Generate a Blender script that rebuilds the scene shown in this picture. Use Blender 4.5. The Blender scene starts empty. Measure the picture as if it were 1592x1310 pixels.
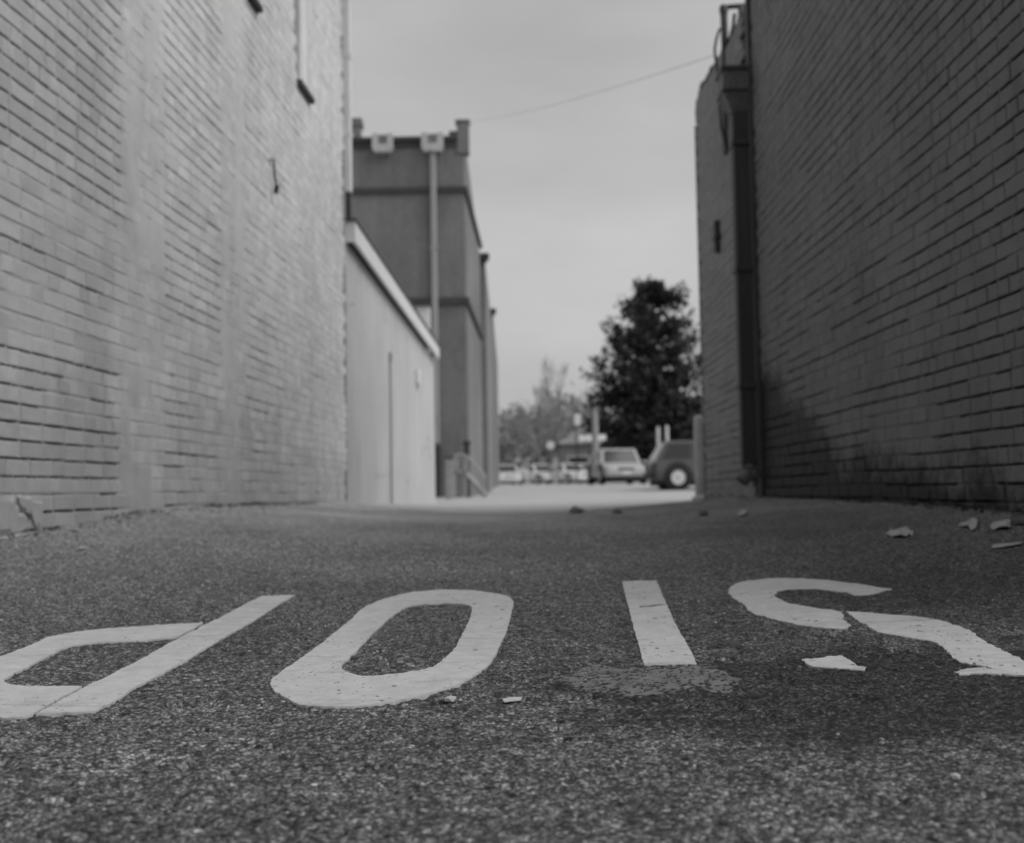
import bpy, bmesh, math, random
import numpy as np
from mathutils import Vector, Matrix, geometry

random.seed(7)
R = math.radians
scene = bpy.context.scene
COL = scene.collection

# ------------------------------------------------------------------ camera, sky, sun, exposure
CAM_Z = 0.40
F_PX, PIC_W, PIC_H = 1840.0, 1592.0, 1310.0
PITCH, ROLL = R(3.39), R(1.0)
cam_data = bpy.data.cameras.new('camera')
cam = bpy.data.objects.new('camera', cam_data)
COL.objects.link(cam)
cam_data.sensor_fit = 'HORIZONTAL'
cam_data.sensor_width = 36.0
cam_data.lens = 36.0 * F_PX / PIC_W
cam_data.clip_start = 0.05
cam_data.clip_end = 3000
CAM_M = Matrix.Rotation(R(90) + PITCH, 4, 'X') @ Matrix.Rotation(-ROLL, 4, 'Z')
CAM_M.translation = (0, 0, CAM_Z)
cam.matrix_world = CAM_M
cam_data.dof.use_dof = True
cam_data.dof.focus_distance = 2.0
cam_data.dof.aperture_fstop = 4.2
scene.camera = cam

world = bpy.data.worlds.new('World')
scene.world = world
world.use_nodes = True
SUN_EL, SUN_AZ = R(48), R(108)      # azimuth from +Y towards +X
SKY_STRENGTH = 0.137
SUN_STRENGTH = 1.5
EXPOSURE = 0.1
wn = world.node_tree
wn.nodes.clear()
w_out = wn.nodes.new('ShaderNodeOutputWorld')
w_bg = wn.nodes.new('ShaderNodeBackground')
w_sky = wn.nodes.new('ShaderNodeTexSky')
w_sky.sky_type = 'NISHITA'
w_sky.sun_disc = False
w_sky.sun_elevation = SUN_EL
w_sky.sun_rotation = SUN_AZ
w_sky.air_density = 1.0
w_sky.dust_density = 4.0
w_bw = wn.nodes.new('ShaderNodeRGBToBW')
w_tc = wn.nodes.new('ShaderNodeTexCoord')
w_map = wn.nodes.new('ShaderNodeMapping')
w_map.inputs['Scale'].default_value = (1.2, 1.2, 3.4)
w_n = wn.nodes.new('ShaderNodeTexNoise')
w_n.inputs['Scale'].default_value = 2.3
w_n.inputs['Detail'].default_value = 5
w_n.inputs['Roughness'].default_value = 0.5
w_rmp = wn.nodes.new('ShaderNodeMapRange')
w_rmp.inputs['From Min'].default_value = 0.3
w_rmp.inputs['From Max'].default_value = 0.7
w_rmp.inputs['To Min'].default_value = 3.5
w_rmp.inputs['To Max'].default_value = 5.1
w_mix = wn.nodes.new('ShaderNodeMix')          # thin clear-sky glow under an even overcast
w_mix.data_type = 'FLOAT'
w_mix.inputs[0].default_value = 0.60
wn.links.new(w_tc.outputs['Generated'], w_map.inputs['Vector'])
wn.links.new(w_map.outputs['Vector'], w_n.inputs['Vector'])
wn.links.new(w_n.outputs['Fac'], w_rmp.inputs['Value'])
wn.links.new(w_sky.outputs['Color'], w_bw.inputs['Color'])
wn.links.new(w_bw.outputs['Val'], w_mix.inputs[2])
wn.links.new(w_rmp.outputs['Result'], w_mix.inputs[3])
wn.links.new(w_mix.outputs[0], w_bg.inputs['Color'])
w_bg.inputs['Strength'].default_value = SKY_STRENGTH
wn.links.new(w_bg.outputs['Background'], w_out.inputs['Surface'])

sun_data = bpy.data.lights.new('sun', 'SUN')
sun = bpy.data.objects.new('sun', sun_data)
COL.objects.link(sun)
sun_data.energy = SUN_STRENGTH
sun_data.angle = R(60)
sun_data.color = (1, 1, 1)          # black and white photograph
sdir = Vector((math.sin(SUN_AZ) * math.cos(SUN_EL), math.cos(SUN_AZ) * math.cos(SUN_EL), math.sin(SUN_EL)))
sun.rotation_euler = sdir.to_track_quat('Z', 'Y').to_euler()
sun.location = sdir * 60

scene.view_settings.view_transform = 'Standard'
scene.view_settings.look = 'None'
scene.view_settings.exposure = EXPOSURE
scene.view_settings.gamma = 1
scene.view_settings.use_curve_mapping = False

# ------------------------------------------------------------------ helpers
CAM3 = CAM_M.to_3x3()


def ray(px, py):
    return (CAM3 @ Vector(((px - PIC_W / 2) / F_PX, -(py - PIC_H / 2) / F_PX, -1.0)))


def at(px, py, Y):
    """the place seen at picture point (px, py) at depth Y"""
    d = ray(px, py)
    t = Y / d.y
    return Vector((d.x * t, Y, CAM_Z + d.z * t))


def project(p):
    q = CAM_M.inverted() @ Vector(p)
    if q.z > -0.05:
        return None
    return (PIC_W / 2 + F_PX * q.x / -q.z, PIC_H / 2 - F_PX * q.y / -q.z)


def tag(o, label=None, cat=None, group=None, kind=None):
    if label: o['label'] = label
    if cat: o['category'] = cat
    if group: o['group'] = group
    if kind: o['kind'] = kind
    return o


def empty(name, loc, rz=0.0):
    o = bpy.data.objects.new(name, None)
    o.empty_display_size = 0.2
    o.location = loc
    o.rotation_euler = (0, 0, rz)
    COL.objects.link(o)
    return o


def link_mesh(name, me, m=None, parent=None, loc=(0, 0, 0)):
    o = bpy.data.objects.new(name, me)
    if m is not None and not me.materials:
        me.materials.append(m)
    o.location = loc
    COL.objects.link(o)
    if parent is not None:
        o.parent = parent
    return o


class MB:
    """collects simple shapes, builds them as one mesh object"""
    def __init__(s):
        s.v = []; s.f = []

    def add(s, vs, fs):
        b = len(s.v)
        s.v += [tuple(v) for v in vs]
        s.f += [tuple(i + b for i in f) for f in fs]

    def box(s, x0, y0, z0, x1, y1, z1, bev=0.0):
        if bev <= 0:
            s.add([(x0, y0, z0), (x1, y0, z0), (x1, y1, z0), (x0, y1, z0), (x0, y0, z1), (x1, y0, z1), (x1, y1, z1), (x0, y1, z1)],
                  [(0, 3, 2, 1), (4, 5, 6, 7), (0, 1, 5, 4), (1, 2, 6, 5), (2, 3, 7, 6), (3, 0, 4, 7)])
            return
        b = bev
        rings = []
        for (z, i) in ((z0, b), (z0 + b, 0), (z1 - b, 0), (z1, b)):
            X0, X1, Y0, Y1 = x0 + i, x1 - i, y0 + i, y1 - i
            c = b if i == 0 else b * .6
            rings.append([(X0 + c, Y0, z), (X1 - c, Y0, z), (X1, Y0 + c, z), (X1, Y1 - c, z), (X1 - c, Y1, z), (X0 + c, Y1, z), (X0, Y1 - c, z), (X0, Y0 + c, z)])
        s.loft(rings)

    def loft(s, rings, closed=True, caps=True):
        n = len(rings[0])
        b = len(s.v)
        for r_ in rings: s.v += [tuple(p) for p in r_]
        for k in range(len(rings) - 1):
            for i in range(n if closed else n - 1):
                j = (i + 1) % n
                s.f.append((b + k * n + i, b + k * n + j, b + (k + 1) * n + j, b + (k + 1) * n + i))
        if caps:
            s.f.append(tuple(b + i for i in reversed(range(n))))
            s.f.append(tuple(b + (len(rings) - 1) * n + i for i in range(n)))

    def prism(s, pts, axis, a0, a1):
        """a 2-D outline pushed along an axis"""
        def mk(p, a):
            return {'x': (a, p[0], p[1]), 'y': (p[0], a, p[1]), 'z': (p[0], p[1], a)}[axis]
        s.loft([[mk(p, a0) for p in pts], [mk(p, a1) for p in pts]])

    def tube(s, pts, rad, n=8, caps=True):
        pts = [Vector(p) for p in pts]
        rads = rad if isinstance(rad, (list, tuple)) else [rad] * len(pts)
        rings = []
        for i, p in enumerate(pts):
            d = (pts[min(i + 1, len(pts) - 1)] - pts[max(i - 1, 0)])
            if d.length < 1e-9: d = Vector((0, 0, 1))
            d.normalize()
            a = Vector((0, 0, 1)) if abs(d.z) < .9 else Vector((1, 0, 0))
            e1 = d.cross(a).normalized(); e2 = d.cross(e1).normalized()
            rings.append([p + (e1 * math.cos(2 * math.pi * k / n) + e2 * math.sin(2 * math.pi * k / n)) * rads[i] for k in range(n)])
        s.loft(rings, caps=caps)

    def lathe(s, prof, n=16, axis='z', c=(0, 0, 0), caps=True):
        rings = []
        for (r_, h) in prof:
            rg = []
            for k in range(n):
                a = 2 * math.pi * k / n
                p = {'z': (r_ * math.cos(a), r_ * math.sin(a), h), 'x': (h, r_ * math.cos(a), r_ * math.sin(a)), 'y': (r_ * math.cos(a), h, r_ * math.sin(a))}[axis]
                rg.append((p[0] + c[0], p[1] + c[1], p[2] + c[2]))
            rings.append(rg)
        s.loft(rings, caps=caps)

    def build(s, name, m, parent=None, smooth=False, loc=(0, 0, 0)):
        me = bpy.data.meshes.new(name)
        me.from_pydata(s.v, [], s.f)
        bm = bmesh.new(); bm.from_mesh(me)
        bmesh.ops.recalc_face_normals(bm, faces=bm.faces)
        bm.to_mesh(me); bm.free()
        if smooth:
            me.shade_smooth()
            try: me.set_sharp_from_angle(angle=R(38))
            except Exception: pass
        return link_mesh(name, me, m, parent, loc)


def copy_thing(o, loc=None, rz=None, scale=None, label=None):
    c = o.copy(); COL.objects.link(c)
    for ch in list(o.children):
        d = ch.copy(); COL.objects.link(d); d.parent = c
        for g in list(ch.children):
            e = g.copy(); COL.objects.link(e); e.parent = d
    if loc is not None: c.location = loc
    if rz is not None: c.rotation_euler = (0, 0, rz)
    if scale is not None: c.scale = scale
    if label: c['label'] = label
    return c


# --- noise in numpy
def _hash(ix, iy, seed):
    h = (ix.astype(np.int64) * 374761393 + iy.astype(np.int64) * 668265263 + seed * 974634777) & 0xFFFFFFFF
    h = ((h ^ (h >> 13)) * 1274126177) & 0xFFFFFFFF
    h = (h ^ (h >> 16))
    h = (h * 2246822519) & 0xFFFFFFFF
    return ((h ^ (h >> 15)) & 0xFFFFFF) / float(0xFFFFFF)


def vnoise(x, y, cell, seed=0):
    x = np.asarray(x, float) / cell; y = np.asarray(y, float) / cell
    ix = np.floor(x); iy = np.floor(y)
    fx = x - ix; fy = y - iy
    fx = fx * fx * (3 - 2 * fx); fy = fy * fy * (3 - 2 * fy)
    a = _hash(ix, iy, seed); b = _hash(ix + 1, iy, seed); c = _hash(ix, iy + 1, seed); d = _hash(ix + 1, iy + 1, seed)
    return (a * (1 - fx) + b * fx) * (1 - fy) + (c * (1 - fx) + d * fx) * fy


def fnoise(x, y, cell, seed=0, oct=3):
    s = 0; a = .5; t = 0
    for o in range(oct):
        s = s + a * vnoise(x, y, cell / 2 ** o, seed + o * 17); t += a; a *= .5
    return s / t


def stones(x, y, cell, seed):
    """rounded pebble tops on a jittered grid"""
    X = np.asarray(x, float) / cell; Y = np.asarray(y, float) / cell
    ix = np.floor(X); iy = np.floor(Y)
    best = np.full(X.shape, 9.0); val = np.zeros(X.shape)
    for dx in (-1, 0, 1):
        for dy in (-1, 0, 1):
            cx = ix + dx; cy = iy + dy
            px = cx + .15 + .7 * _hash(cx, cy, seed); py = cy + .15 + .7 * _hash(cx, cy, seed + 5)
            d = (X - px) ** 2 + (Y - py) ** 2
            m = d < best
            best = np.where(m, d, best); val = np.where(m, _hash(cx, cy, seed + 9), val)
    return np.clip(1 - best / .42, 0, 1) ** .6 * (0.35 + .65 * val)


# --- materials
class NT:
    def __init__(s, name):
        s.m = bpy.data.materials.new(name); s.m.use_nodes = True
        s.t = s.m.node_tree; s.t.nodes.clear()
        s.out = s.t.nodes.new('ShaderNodeOutputMaterial')
        s.b = s.t.nodes.new('ShaderNodeBsdfPrincipled')
        s.t.links.new(s.b.outputs[0], s.out.inputs['Surface'])

    def n(s, typ, **kw):
        nd = s.t.nodes.new('ShaderNode' + typ)
        for k, v in kw.items():
            if hasattr(nd, k): setattr(nd, k, v)
        return nd

    def l(s, a, b): s.t.links.new(a, b)

    def setin(s, sock, v):
        if hasattr(v, 'is_output') or isinstance(v, bpy.types.NodeSocket): s.l(v, sock)
        else: sock.default_value = v

    def pos(s, scale=(1, 1, 1)):
        g = s.n('NewGeometry')
        if scale == (1, 1, 1): return g.outputs['Position']
        mp = s.n('Mapping'); mp.inputs['Scale'].default_value = scale
        s.l(g.outputs['Position'], mp.inputs['Vector']); return mp.outputs['Vector']

    def noise(s, scale, detail=3, rough=.5, vec=None, dist=0.0):
        nd = s.n('TexNoise'); nd.inputs['Scale'].default_value = scale; nd.inputs['Detail'].default_value = detail
        nd.inputs['Roughness'].default_value = rough; nd.inputs['Distortion'].default_value = dist
        s.l(vec if vec is not None else s.pos(), nd.inputs['Vector']); return nd.outputs['Fac']

    def voro(s, scale, vec=None, feature='F1'):
        nd = s.n('TexVoronoi'); nd.feature = feature; nd.inputs['Scale'].default_value = scale
        s.l(vec if vec is not None else s.pos(), nd.inputs['Vector']); return nd

    def math(s, op, a, b=0.0, c=None, clamp=False):
        nd = s.n('Math'); nd.operation = op; nd.use_clamp = clamp
        s.setin(nd.inputs[0], a); s.setin(nd.inputs[1], b)
        if c is not None: s.setin(nd.inputs[2], c)
        return nd.outputs[0]

    def rng(s, v, a, b, c, d, clamp=True):
        nd = s.n('MapRange'); nd.clamp = clamp
        s.setin(nd.inputs['Value'], v)
        for k, x in (('From Min', a), ('From Max', b), ('To Min', c), ('To Max', d)): s.setin(nd.inputs[k], x)
        return nd.outputs['Result']

    def mix(s, f, a, b):
        nd = s.n('Mix'); nd.data_type = 'FLOAT'
        s.setin(nd.inputs[0], f); s.setin(nd.inputs[2], a); s.setin(nd.inputs[3], b); return nd.outputs[0]

    def colour(s, v): s.setin(s.b.inputs['Base Color'], v if not isinstance(v, (int, float)) else (v, v, v, 1))

    def bump(s, h, strength=.5, dist=.01, prev=None):
        nd = s.n('Bump'); nd.inputs['Strength'].default_value = strength; nd.inputs['Distance'].default_value = dist
        s.l(h, nd.inputs['Height'])
        if prev is not None: s.l(prev, nd.inputs['Normal'])
        return nd.outputs['Normal']

    def done(s, rough=.8, normal=None, spec=.4, metal=0.0):
        s.setin(s.b.inputs['Roughness'], rough)
        s.b.inputs['Specular IOR Level'].default_value = spec
        s.b.inputs['Metallic'].default_value = metal
        if normal is not None: s.l(normal, s.b.inputs['Normal'])
        return s.m


def simple(name, g, rough=.7, var=.15, scale=6.0, bump=0.0, bscale=60, spec=.4, metal=0.0, streak=False):
    t = NT(name)
    vec = t.pos((1, 1, .15)) if streak else None
    a = t.noise(scale, 4, .6, vec)
    b = t.noise(scale * 9, 2)
    k = t.math('ADD', t.rng(a, .25, .75, 1 - var, 1 + var), t.rng(b, .3, .7, -var * .4, var * .4))
    t.colour(t.math('MULTIPLY', k, g))
    nrm = t.bump(t.noise(bscale, 3), bump, .01) if bump else None
    return t.done(rough, nrm, spec, metal)


def brick_paint(name, g, per=.10, stain=.15, rough=.75, base_stain=None, near_low_dark=False, chip=0.0):
    """paint over brick: each brick a shade of its own, cloudy wear, fine pitted relief"""
    t = NT(name)
    geo = t.n('NewGeometry'); oi = t.n('ObjectInfo')
    rnd = t.math('FRACT', t.math('ADD', geo.outputs['Random Per Island'], t.math('MULTIPLY', oi.outputs['Random'], 7.31)))
    big = t.noise(.55, 5, .6); mid = t.noise(6, 4, .65); fine = t.noise(70, 3, .6)
    streak = t.noise(3.0, 4, .6, t.pos((2, 2, .25)))
    k = t.math('ADD', t.rng(big, .3, .7, 1 - stain, 1 + stain), t.rng(rnd, 0, 1, -per, per))
    k = t.math('ADD', k, t.rng(mid, .3, .7, -stain * .5, stain * .5))
    k = t.math('ADD', k, t.rng(streak, .35, .7, stain * .35, -stain * .5))
    k = t.math('ADD', k, t.rng(fine, .3, .7, -.05, .05))
    if chip:
        # flaked spots
        fl = t.math('MULTIPLY', t.rng(t.noise(14, 5, .7), .66, .70, 0, 1), t.rng(t.noise(1.7, 3, .6), .45, .60, 0, 1))
        k = t.math('MULTIPLY', k, t.mix(fl, 1.0, chip))
    if near_low_dark:
        # near bay darker; shade low on the wall painted in with a ragged edge
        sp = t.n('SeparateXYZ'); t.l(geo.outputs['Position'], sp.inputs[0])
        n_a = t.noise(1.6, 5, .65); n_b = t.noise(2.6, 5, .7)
        bay = t.rng(t.math('ADD', sp.outputs['Y'], t.rng(n_a, .3, .7, -.35, .35)), near_low_dark - .12, near_low_dark + .12, 1, 0)
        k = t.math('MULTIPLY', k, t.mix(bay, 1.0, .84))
        low_shade = t.rng(t.math('ADD', sp.outputs['Z'], t.rng(n_b, .3, .7, -.45, .45)), .65, 1.0, 1, 0)
        k = t.math('MULTIPLY', k, t.mix(low_shade, 1.0, .86))
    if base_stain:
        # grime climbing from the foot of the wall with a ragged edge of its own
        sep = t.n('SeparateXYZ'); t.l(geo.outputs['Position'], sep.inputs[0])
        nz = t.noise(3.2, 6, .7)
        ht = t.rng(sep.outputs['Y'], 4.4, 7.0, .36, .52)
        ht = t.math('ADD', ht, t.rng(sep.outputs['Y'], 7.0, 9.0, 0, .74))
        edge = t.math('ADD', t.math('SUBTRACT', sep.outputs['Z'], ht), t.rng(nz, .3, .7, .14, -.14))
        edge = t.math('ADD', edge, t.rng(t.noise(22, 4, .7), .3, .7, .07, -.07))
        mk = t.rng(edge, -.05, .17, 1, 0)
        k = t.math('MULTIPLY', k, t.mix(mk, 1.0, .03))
    t.colour(t.math('MULTIPLY', k, g))
    n1 = t.bump(t.noise(28, 4, .65), .35, .006)
    n2 = t.bump(t.noise(220, 3, .6), .35, .002, n1)
    return t.done(rough, n2, .35)


M = {}
M['white_brick'] = brick_paint('painted_brick_light', .585, .10, .14, near_low_dark=5.75, chip=.72)
M['white_mortar'] = brick_paint('painted_mortar_light', .565, .02, .13, near_low_dark=5.75, chip=.72)
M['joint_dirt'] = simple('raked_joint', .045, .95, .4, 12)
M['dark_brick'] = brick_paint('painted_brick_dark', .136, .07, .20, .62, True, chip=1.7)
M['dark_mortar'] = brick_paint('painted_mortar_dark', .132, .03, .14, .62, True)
M['dark_joint'] = simple('raked_joint_dark', .025, .95, .3, 12)
M['annex_brick'] = brick_paint('painted_brick_annex', .20, .08, .12, .7)
M['far_brick'] = brick_paint('brick_grey', .18, .08, .20, chip=1.25)
def stucco():
    t = NT('stucco_light')
    a = t.noise(.9, 5, .6); b = t.noise(3.5, 4, .6, t.pos((2, 2, .18))); c = t.noise(26, 4, .65)
    k = t.math('ADD', t.rng(a, .3, .7, .92, 1.07), t.rng(b, .42, .72, .03, -.13))
    k = t.math('ADD', k, t.rng(c, .3, .7, -.04, .04))
    wv = t.n('Mapping'); t.l(t.pos(), wv.inputs['Vector'])
    v = t.n('TexVoronoi'); v.feature = 'DISTANCE_TO_EDGE'; v.inputs['Scale'].default_value = .8
    off = t.n('VectorMath'); off.operation = 'ADD'; nn = t.n('TexNoise'); nn.inputs['Scale'].default_value = 5; t.l(t.pos(), nn.inputs['Vector'])
    t.l(t.pos(), off.inputs[0]); sc = t.n('VectorMath'); sc.operation = 'SCALE'; sc.inputs['Scale'].default_value = .25; t.l(nn.outputs['Color'], sc.inputs[0]); t.l(sc.outputs[0], off.inputs[1])
    t.l(off.outputs[0], v.inputs['Vector'])
    ck = t.math('MULTIPLY', t.rng(v.outputs['Distance'], .003, .010, 1, 0), t.rng(t.noise(.7, 3), .48, .6, 0, 1))
    k = t.math('MULTIPLY', k, t.mix(ck, 1.0, .62))
    t.colour(t.math('MULTIPLY', k, .47))
    return t.done(.85, t.bump(t.noise(90, 4, .65), .3, .006), .35)


M['stucco'] = stucco()
M['white_paint'] = simple('white_board_paint', .62, .55, .06, 5, .05, 40)
M['grey_metal'] = simple('galvanised_metal', .34, .45, .12, 5, .05, 40, .5, .3, True)
M['dark_metal'] = simple('dark_painted_metal', .035, .5, .35, 6, .1, 40, .4, 0, True)
M['rust_metal'] = simple('weathered_dark_metal', .11, .6, .6, 4, .2, 50, .4, 0, True)
M['slate_shade'] = simple('shade_dark_sill', .05, .8, .3, 10, .2, 60)  # shade under the sill put into its dark colour; soffit and outbuilding roof share it
M['coping'] = simple('coping_tile_dark', .05, .6, .3, 7, .2, 40)
M['roof'] = simple('roof_felt', .07, .9, .2, 3, .2, 60)
M['bollard'] = simple('bollard_concrete', .42, .8, .15, 7, .2, 60)
M['rubber'] = simple('tyre_rubber', .02, .8, .2, 20)
M['alloy'] = simple('wheel_alloy', .62, .5, .1, 20, 0, 60, .5, .0)
M['glass'] = NT('car_glass'); M['glass'].colour(.03); M['glass'] = M['glass'].done(.06, None, .6)
M['window_glass'] = NT('window_glass'); M['window_glass'].colour(.05); M['window_glass'] = M['window_glass'].done(.08, None, .6)
M['car_white'] = NT('car_paint_white'); M['car_white'].colour(.70); M['car_white'] = M['car_white'].done(.25, None, .5)
M['car_silver'] = NT('car_paint_silver'); M['car_silver'].colour(.44); M['car_silver'] = M['car_silver'].done(.3, None, .5)
M['car_dark'] = NT('car_paint_dark'); M['car_dark'].colour(.085); M['car_dark'] = M['car_dark'].done(.22, None, .5)
M['black_trim'] = simple('black_plastic_trim', .02, .6, .2, 10)
M['lens'] = NT('lamp_lens'); M['lens'].colour(.6); M['lens'] = M['lens'].done(.15, None, .6)
M['sign_white'] = simple('sign_face_white', .8, .5, .03, 5)
M['bark'] = simple('bark', .06, .9, .3, 9, .4, 40)
M['bark_grey'] = simple('bark_grey', .25, .9, .2, 9, .3, 40)
M['timber'] = simple('weathered_timber', .30, .8, .2, 8, .2, 50)
M['pole_wood'] = simple('pole_wood', .30, .85, .2, 8, .2, 50)
M['paper'] = simple('paper', .38, .8, .15, 25, .2, 120)
M['leaf_dry'] = simple('dry_leaf', .05, .8, .3, 40)
M['stone'] = simple('loose_stone', .20, .85, .5, 60, .3, 200)
M['cable'] = simple('cable_black', .03, .6, .1, 10)


def leaf_mat(name, g, var=.5):
    t = NT(name)
    geo = t.n('NewGeometry')
    k = t.rng(geo.outputs['Random Per Island'], 0, 1, 1 - var, 1 + var)
    t.colour(t.math('MULTIPLY', k, g))
    return t.done(.55, None, .3)


M['magnolia'] = leaf_mat('evergreen_leaf', .022)
M['twig'] = leaf_mat('far_twigs', .23, .35)


def asphalt():
    t = NT('asphalt')
    p = t.pos()
    flat = t.pos((1, 1, 0))
    v1 = t.voro(165, flat); v2 = t.voro(400, flat); v3 = t.voro(46, flat)
    bw1 = t.n('RGBToBW'); t.l(v1.outputs['Color'], bw1.inputs[0])
    bw2 = t.n('RGBToBW'); t.l(v2.outputs['Color'], bw2.inputs[0])
    bw3 = t.n('RGBToBW'); t.l(v3.outputs['Color'], bw3.inputs[0])
    big = t.noise(.9, 5, .6); mid = t.noise(7, 5, .65); fine = t.noise(380, 2, .6)
    # binder tone, paler where worn
    base = t.rng(big, .3, .7, .108, .158)
    base = t.math('ADD', base, t.rng(mid, .3, .7, -.03, .03))
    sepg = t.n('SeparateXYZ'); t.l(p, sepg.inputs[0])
    far_sheen = t.math('MULTIPLY', t.rng(sepg.outputs['Y'], 2.8, 7.0, 0, .27), t.rng(t.noise(1.3, 4, .6), .3, .7, .5, 1.3))   # grazing sheen painted into the colour, paler with distance
    base = t.math('ADD', base, far_sheen)
    # stones set in it
    st = t.rng(bw1.outputs[0], .25, .78, .42, 1.65)
    st2 = t.rng(bw2.outputs[0], .25, .78, .5, 1.55)
    k = t.math('MULTIPLY', st, st2)
    bright = t.rng(bw3.outputs[0], .70, .78, 0, 1)
    spot = t.rng(v3.outputs['Distance'], .20, .30, 1, 0)
    k = t.math('ADD', k, t.math('MULTIPLY', t.math('MULTIPLY', bright, spot), 1.5))
    # a scatter of bigger stones and of empty sockets
    v4 = t.voro(82, flat); bw4 = t.n('RGBToBW'); t.l(v4.outputs['Color'], bw4.inputs[0])
    k = t.math('MULTIPLY', k, t.rng(bw4.outputs[0], .25, .78, .66, 1.36))
    v5 = t.voro(27, flat); bw5 = t.n('RGBToBW'); t.l(v5.outputs['Color'], bw5.inputs[0])
    sock = t.math('MULTIPLY', t.rng(v5.outputs['Distance'], .13, .24, 1, 0), t.rng(bw5.outputs[0], .56, .60, 0, 1))
    k = t.math('MULTIPLY', k, t.mix(sock, 1.0, .25))
    # dark binder between the stones
    gap = t.rng(v1.outputs['Distance'], .38, .62, 1, .45)
    k = t.math('MULTIPLY', k, gap)
    k = t.math('ADD', k, t.rng(fine, .3, .7, -.14, .14))
    # paler, scuffed on the driven left half; darker and ravelled towards the right
    side = t.rng(t.math('ADD', sepg.outputs['X'], t.rng(t.noise(1.1, 4, .6), .3, .7, -.5, .5)), -1.5, 1.3, 1.25, .70)
    k = t.math('MULTIPLY', k, side)
    for (cx, cy, rx, ry, mul, n_) in PATCHES:
        dx = t.math('DIVIDE', t.math('SUBTRACT', sepg.outputs['X'], cx), rx); dy = t.math('DIVIDE', t.math('SUBTRACT', sepg.outputs['Y'], cy), ry)
        d = t.math('SQRT', t.math('ADD', t.math('MULTIPLY', dx, dx), t.math('MULTIPLY', dy, dy)))
        d = t.math('ADD', d, t.rng(t.noise(n_, 5, .7), .3, .7, -.5, .5))
        k = t.math('MULTIPLY', k, t.mix(t.rng(d, .7, 1.15, 1, 0), 1.0, mul))
    t.colour(t.math('MULTIPLY', base, k))
    h = t.math('SUBTRACT', 1.0, v1.outputs['Distance'])
    n1 = t.bump(h, .5, .005)
    n2 = t.bump(t.noise(420, 3, .65), .45, .002, n1)
    return t.done(t.rng(mid, .3, .7, .78, .95), n2, .3)


# oil, damp and worn places on the asphalt: x, y, half widths, tone, raggedness
PATCHES = [(.66, 1.86, .62, .40, .38, 9), (.95, 3.0, .35, .5, .72, 6), (.10, 1.28, .20, .10, 1.15, 12), (-.55, 1.55, .30, .12, 1.12, 10), (-.2, 3.9, .6, .5, 1.18, 3), (.34, 1.30, .12, .12, 1.12, 14), (1.2, 5.2, .5, .8, .80, 4)]
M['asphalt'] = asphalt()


def concrete_lot():
    t = NT('lot_concrete')
    big = t.noise(.25, 5, .6); mid = t.noise(2.5, 5, .65); fine = t.noise(60, 3, .6)
    k = t.math('ADD', t.rng(big, .3, .7, .85, 1.12), t.rng(mid, .3, .7, -.09, .09))
    k = t.math('ADD', k, t.rng(fine, .3, .7, -.06, .06))
    t.colour(t.math('MULTIPLY', k, .39))
    return t.done(.9, t.bump(fine, .3, .004), .3)


M['lot'] = concrete_lot()
M['earth'] = simple('ground_earth', .16, .95, .25, .2, .2, 3)


def road_paint():
    t = NT('road_paint')
    geo = t.n('NewGeometry')
    big = t.noise(3, 4, .6); grime = t.noise(30, 5, .7); streak = t.noise(5, 4, .6, t.pos((1, 9, 1)))
    fine = t.noise(300, 2)
    k = t.math('ADD', t.rng(big, .3, .7, .94, 1.05), t.rng(grime, .35, .72, .05, -.18))
    k = t.math('ADD', k, t.rng(streak, .56, .72, 0, -.28))
    k = t.math('ADD', k, t.rng(fine, .3, .7, -.04, .04))
    pit = t.rng(t.voro(62, t.pos((1, 1, 0))).outputs['Distance'], .10, .16, 0, 1)
    gate = t.rng(t.noise(9, 3), .50, .56, 0, 1)
    k = t.math('MULTIPLY', k, t.math('SUBTRACT', 1.0, t.math('MULTIPLY', t.math('SUBTRACT', 1.0, pit), t.math('MULTIPLY', gate, .85))))
    t.colour(t.math('MULTIPLY', k, .48))
    n1 = t.bump(t.noise(130, 4, .6), .4, .003)
    return t.done(.7, n1, .35)


M['road_paint'] = road_paint()
M['worn_paint'] = simple('worn_road_paint', .135, .85, .4, 25, .4, 160)

# ------------------------------------------------------------------ layout of the alley
def wall_line(vp_x, px, Y):
    """X = a + b*Y of a wall that runs to vanishing point vp_x and passes column px at depth Y"""
    d = ray(vp_x, 763); b = d.x / d.y
    p = at(px, 770, Y)
    return p.x - b * Y, b


LA, LB = wall_line(890, 0, 4.6)        # wall on the left
RA, RB = wall_line(815, 1592, 4.45)    # wall on the right


def on_line(a, b, px, py=770):
    d = ray(px, py); k = d.x / d.y
    return a / (k - b)                 # depth at which column px meets the wall


Y_LEFT_END = on_line(LA, LB, 538, 600)
Y_SHED_END = on_line(LA, LB, 676, 700)
Y_RIGHT_END = on_line(RA, RB, 1181, 600)
Y_ANNEX_END = on_line(RA, RB, 1089, 500)

# ground heights (relative to the lens), fitted to wall feet, lettering and parked cars
_yy = np.arange(-12, 400, .05)


def _tab(pts, smooth=31):
    a = np.interp(_yy, [p[0] for p in pts], [p[1] for p in pts])
    k = np.hanning(smooth); k /= k.sum()
    pad = smooth // 2
    return np.convolve(np.pad(a, pad, 'edge'), k, 'valid')


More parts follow.
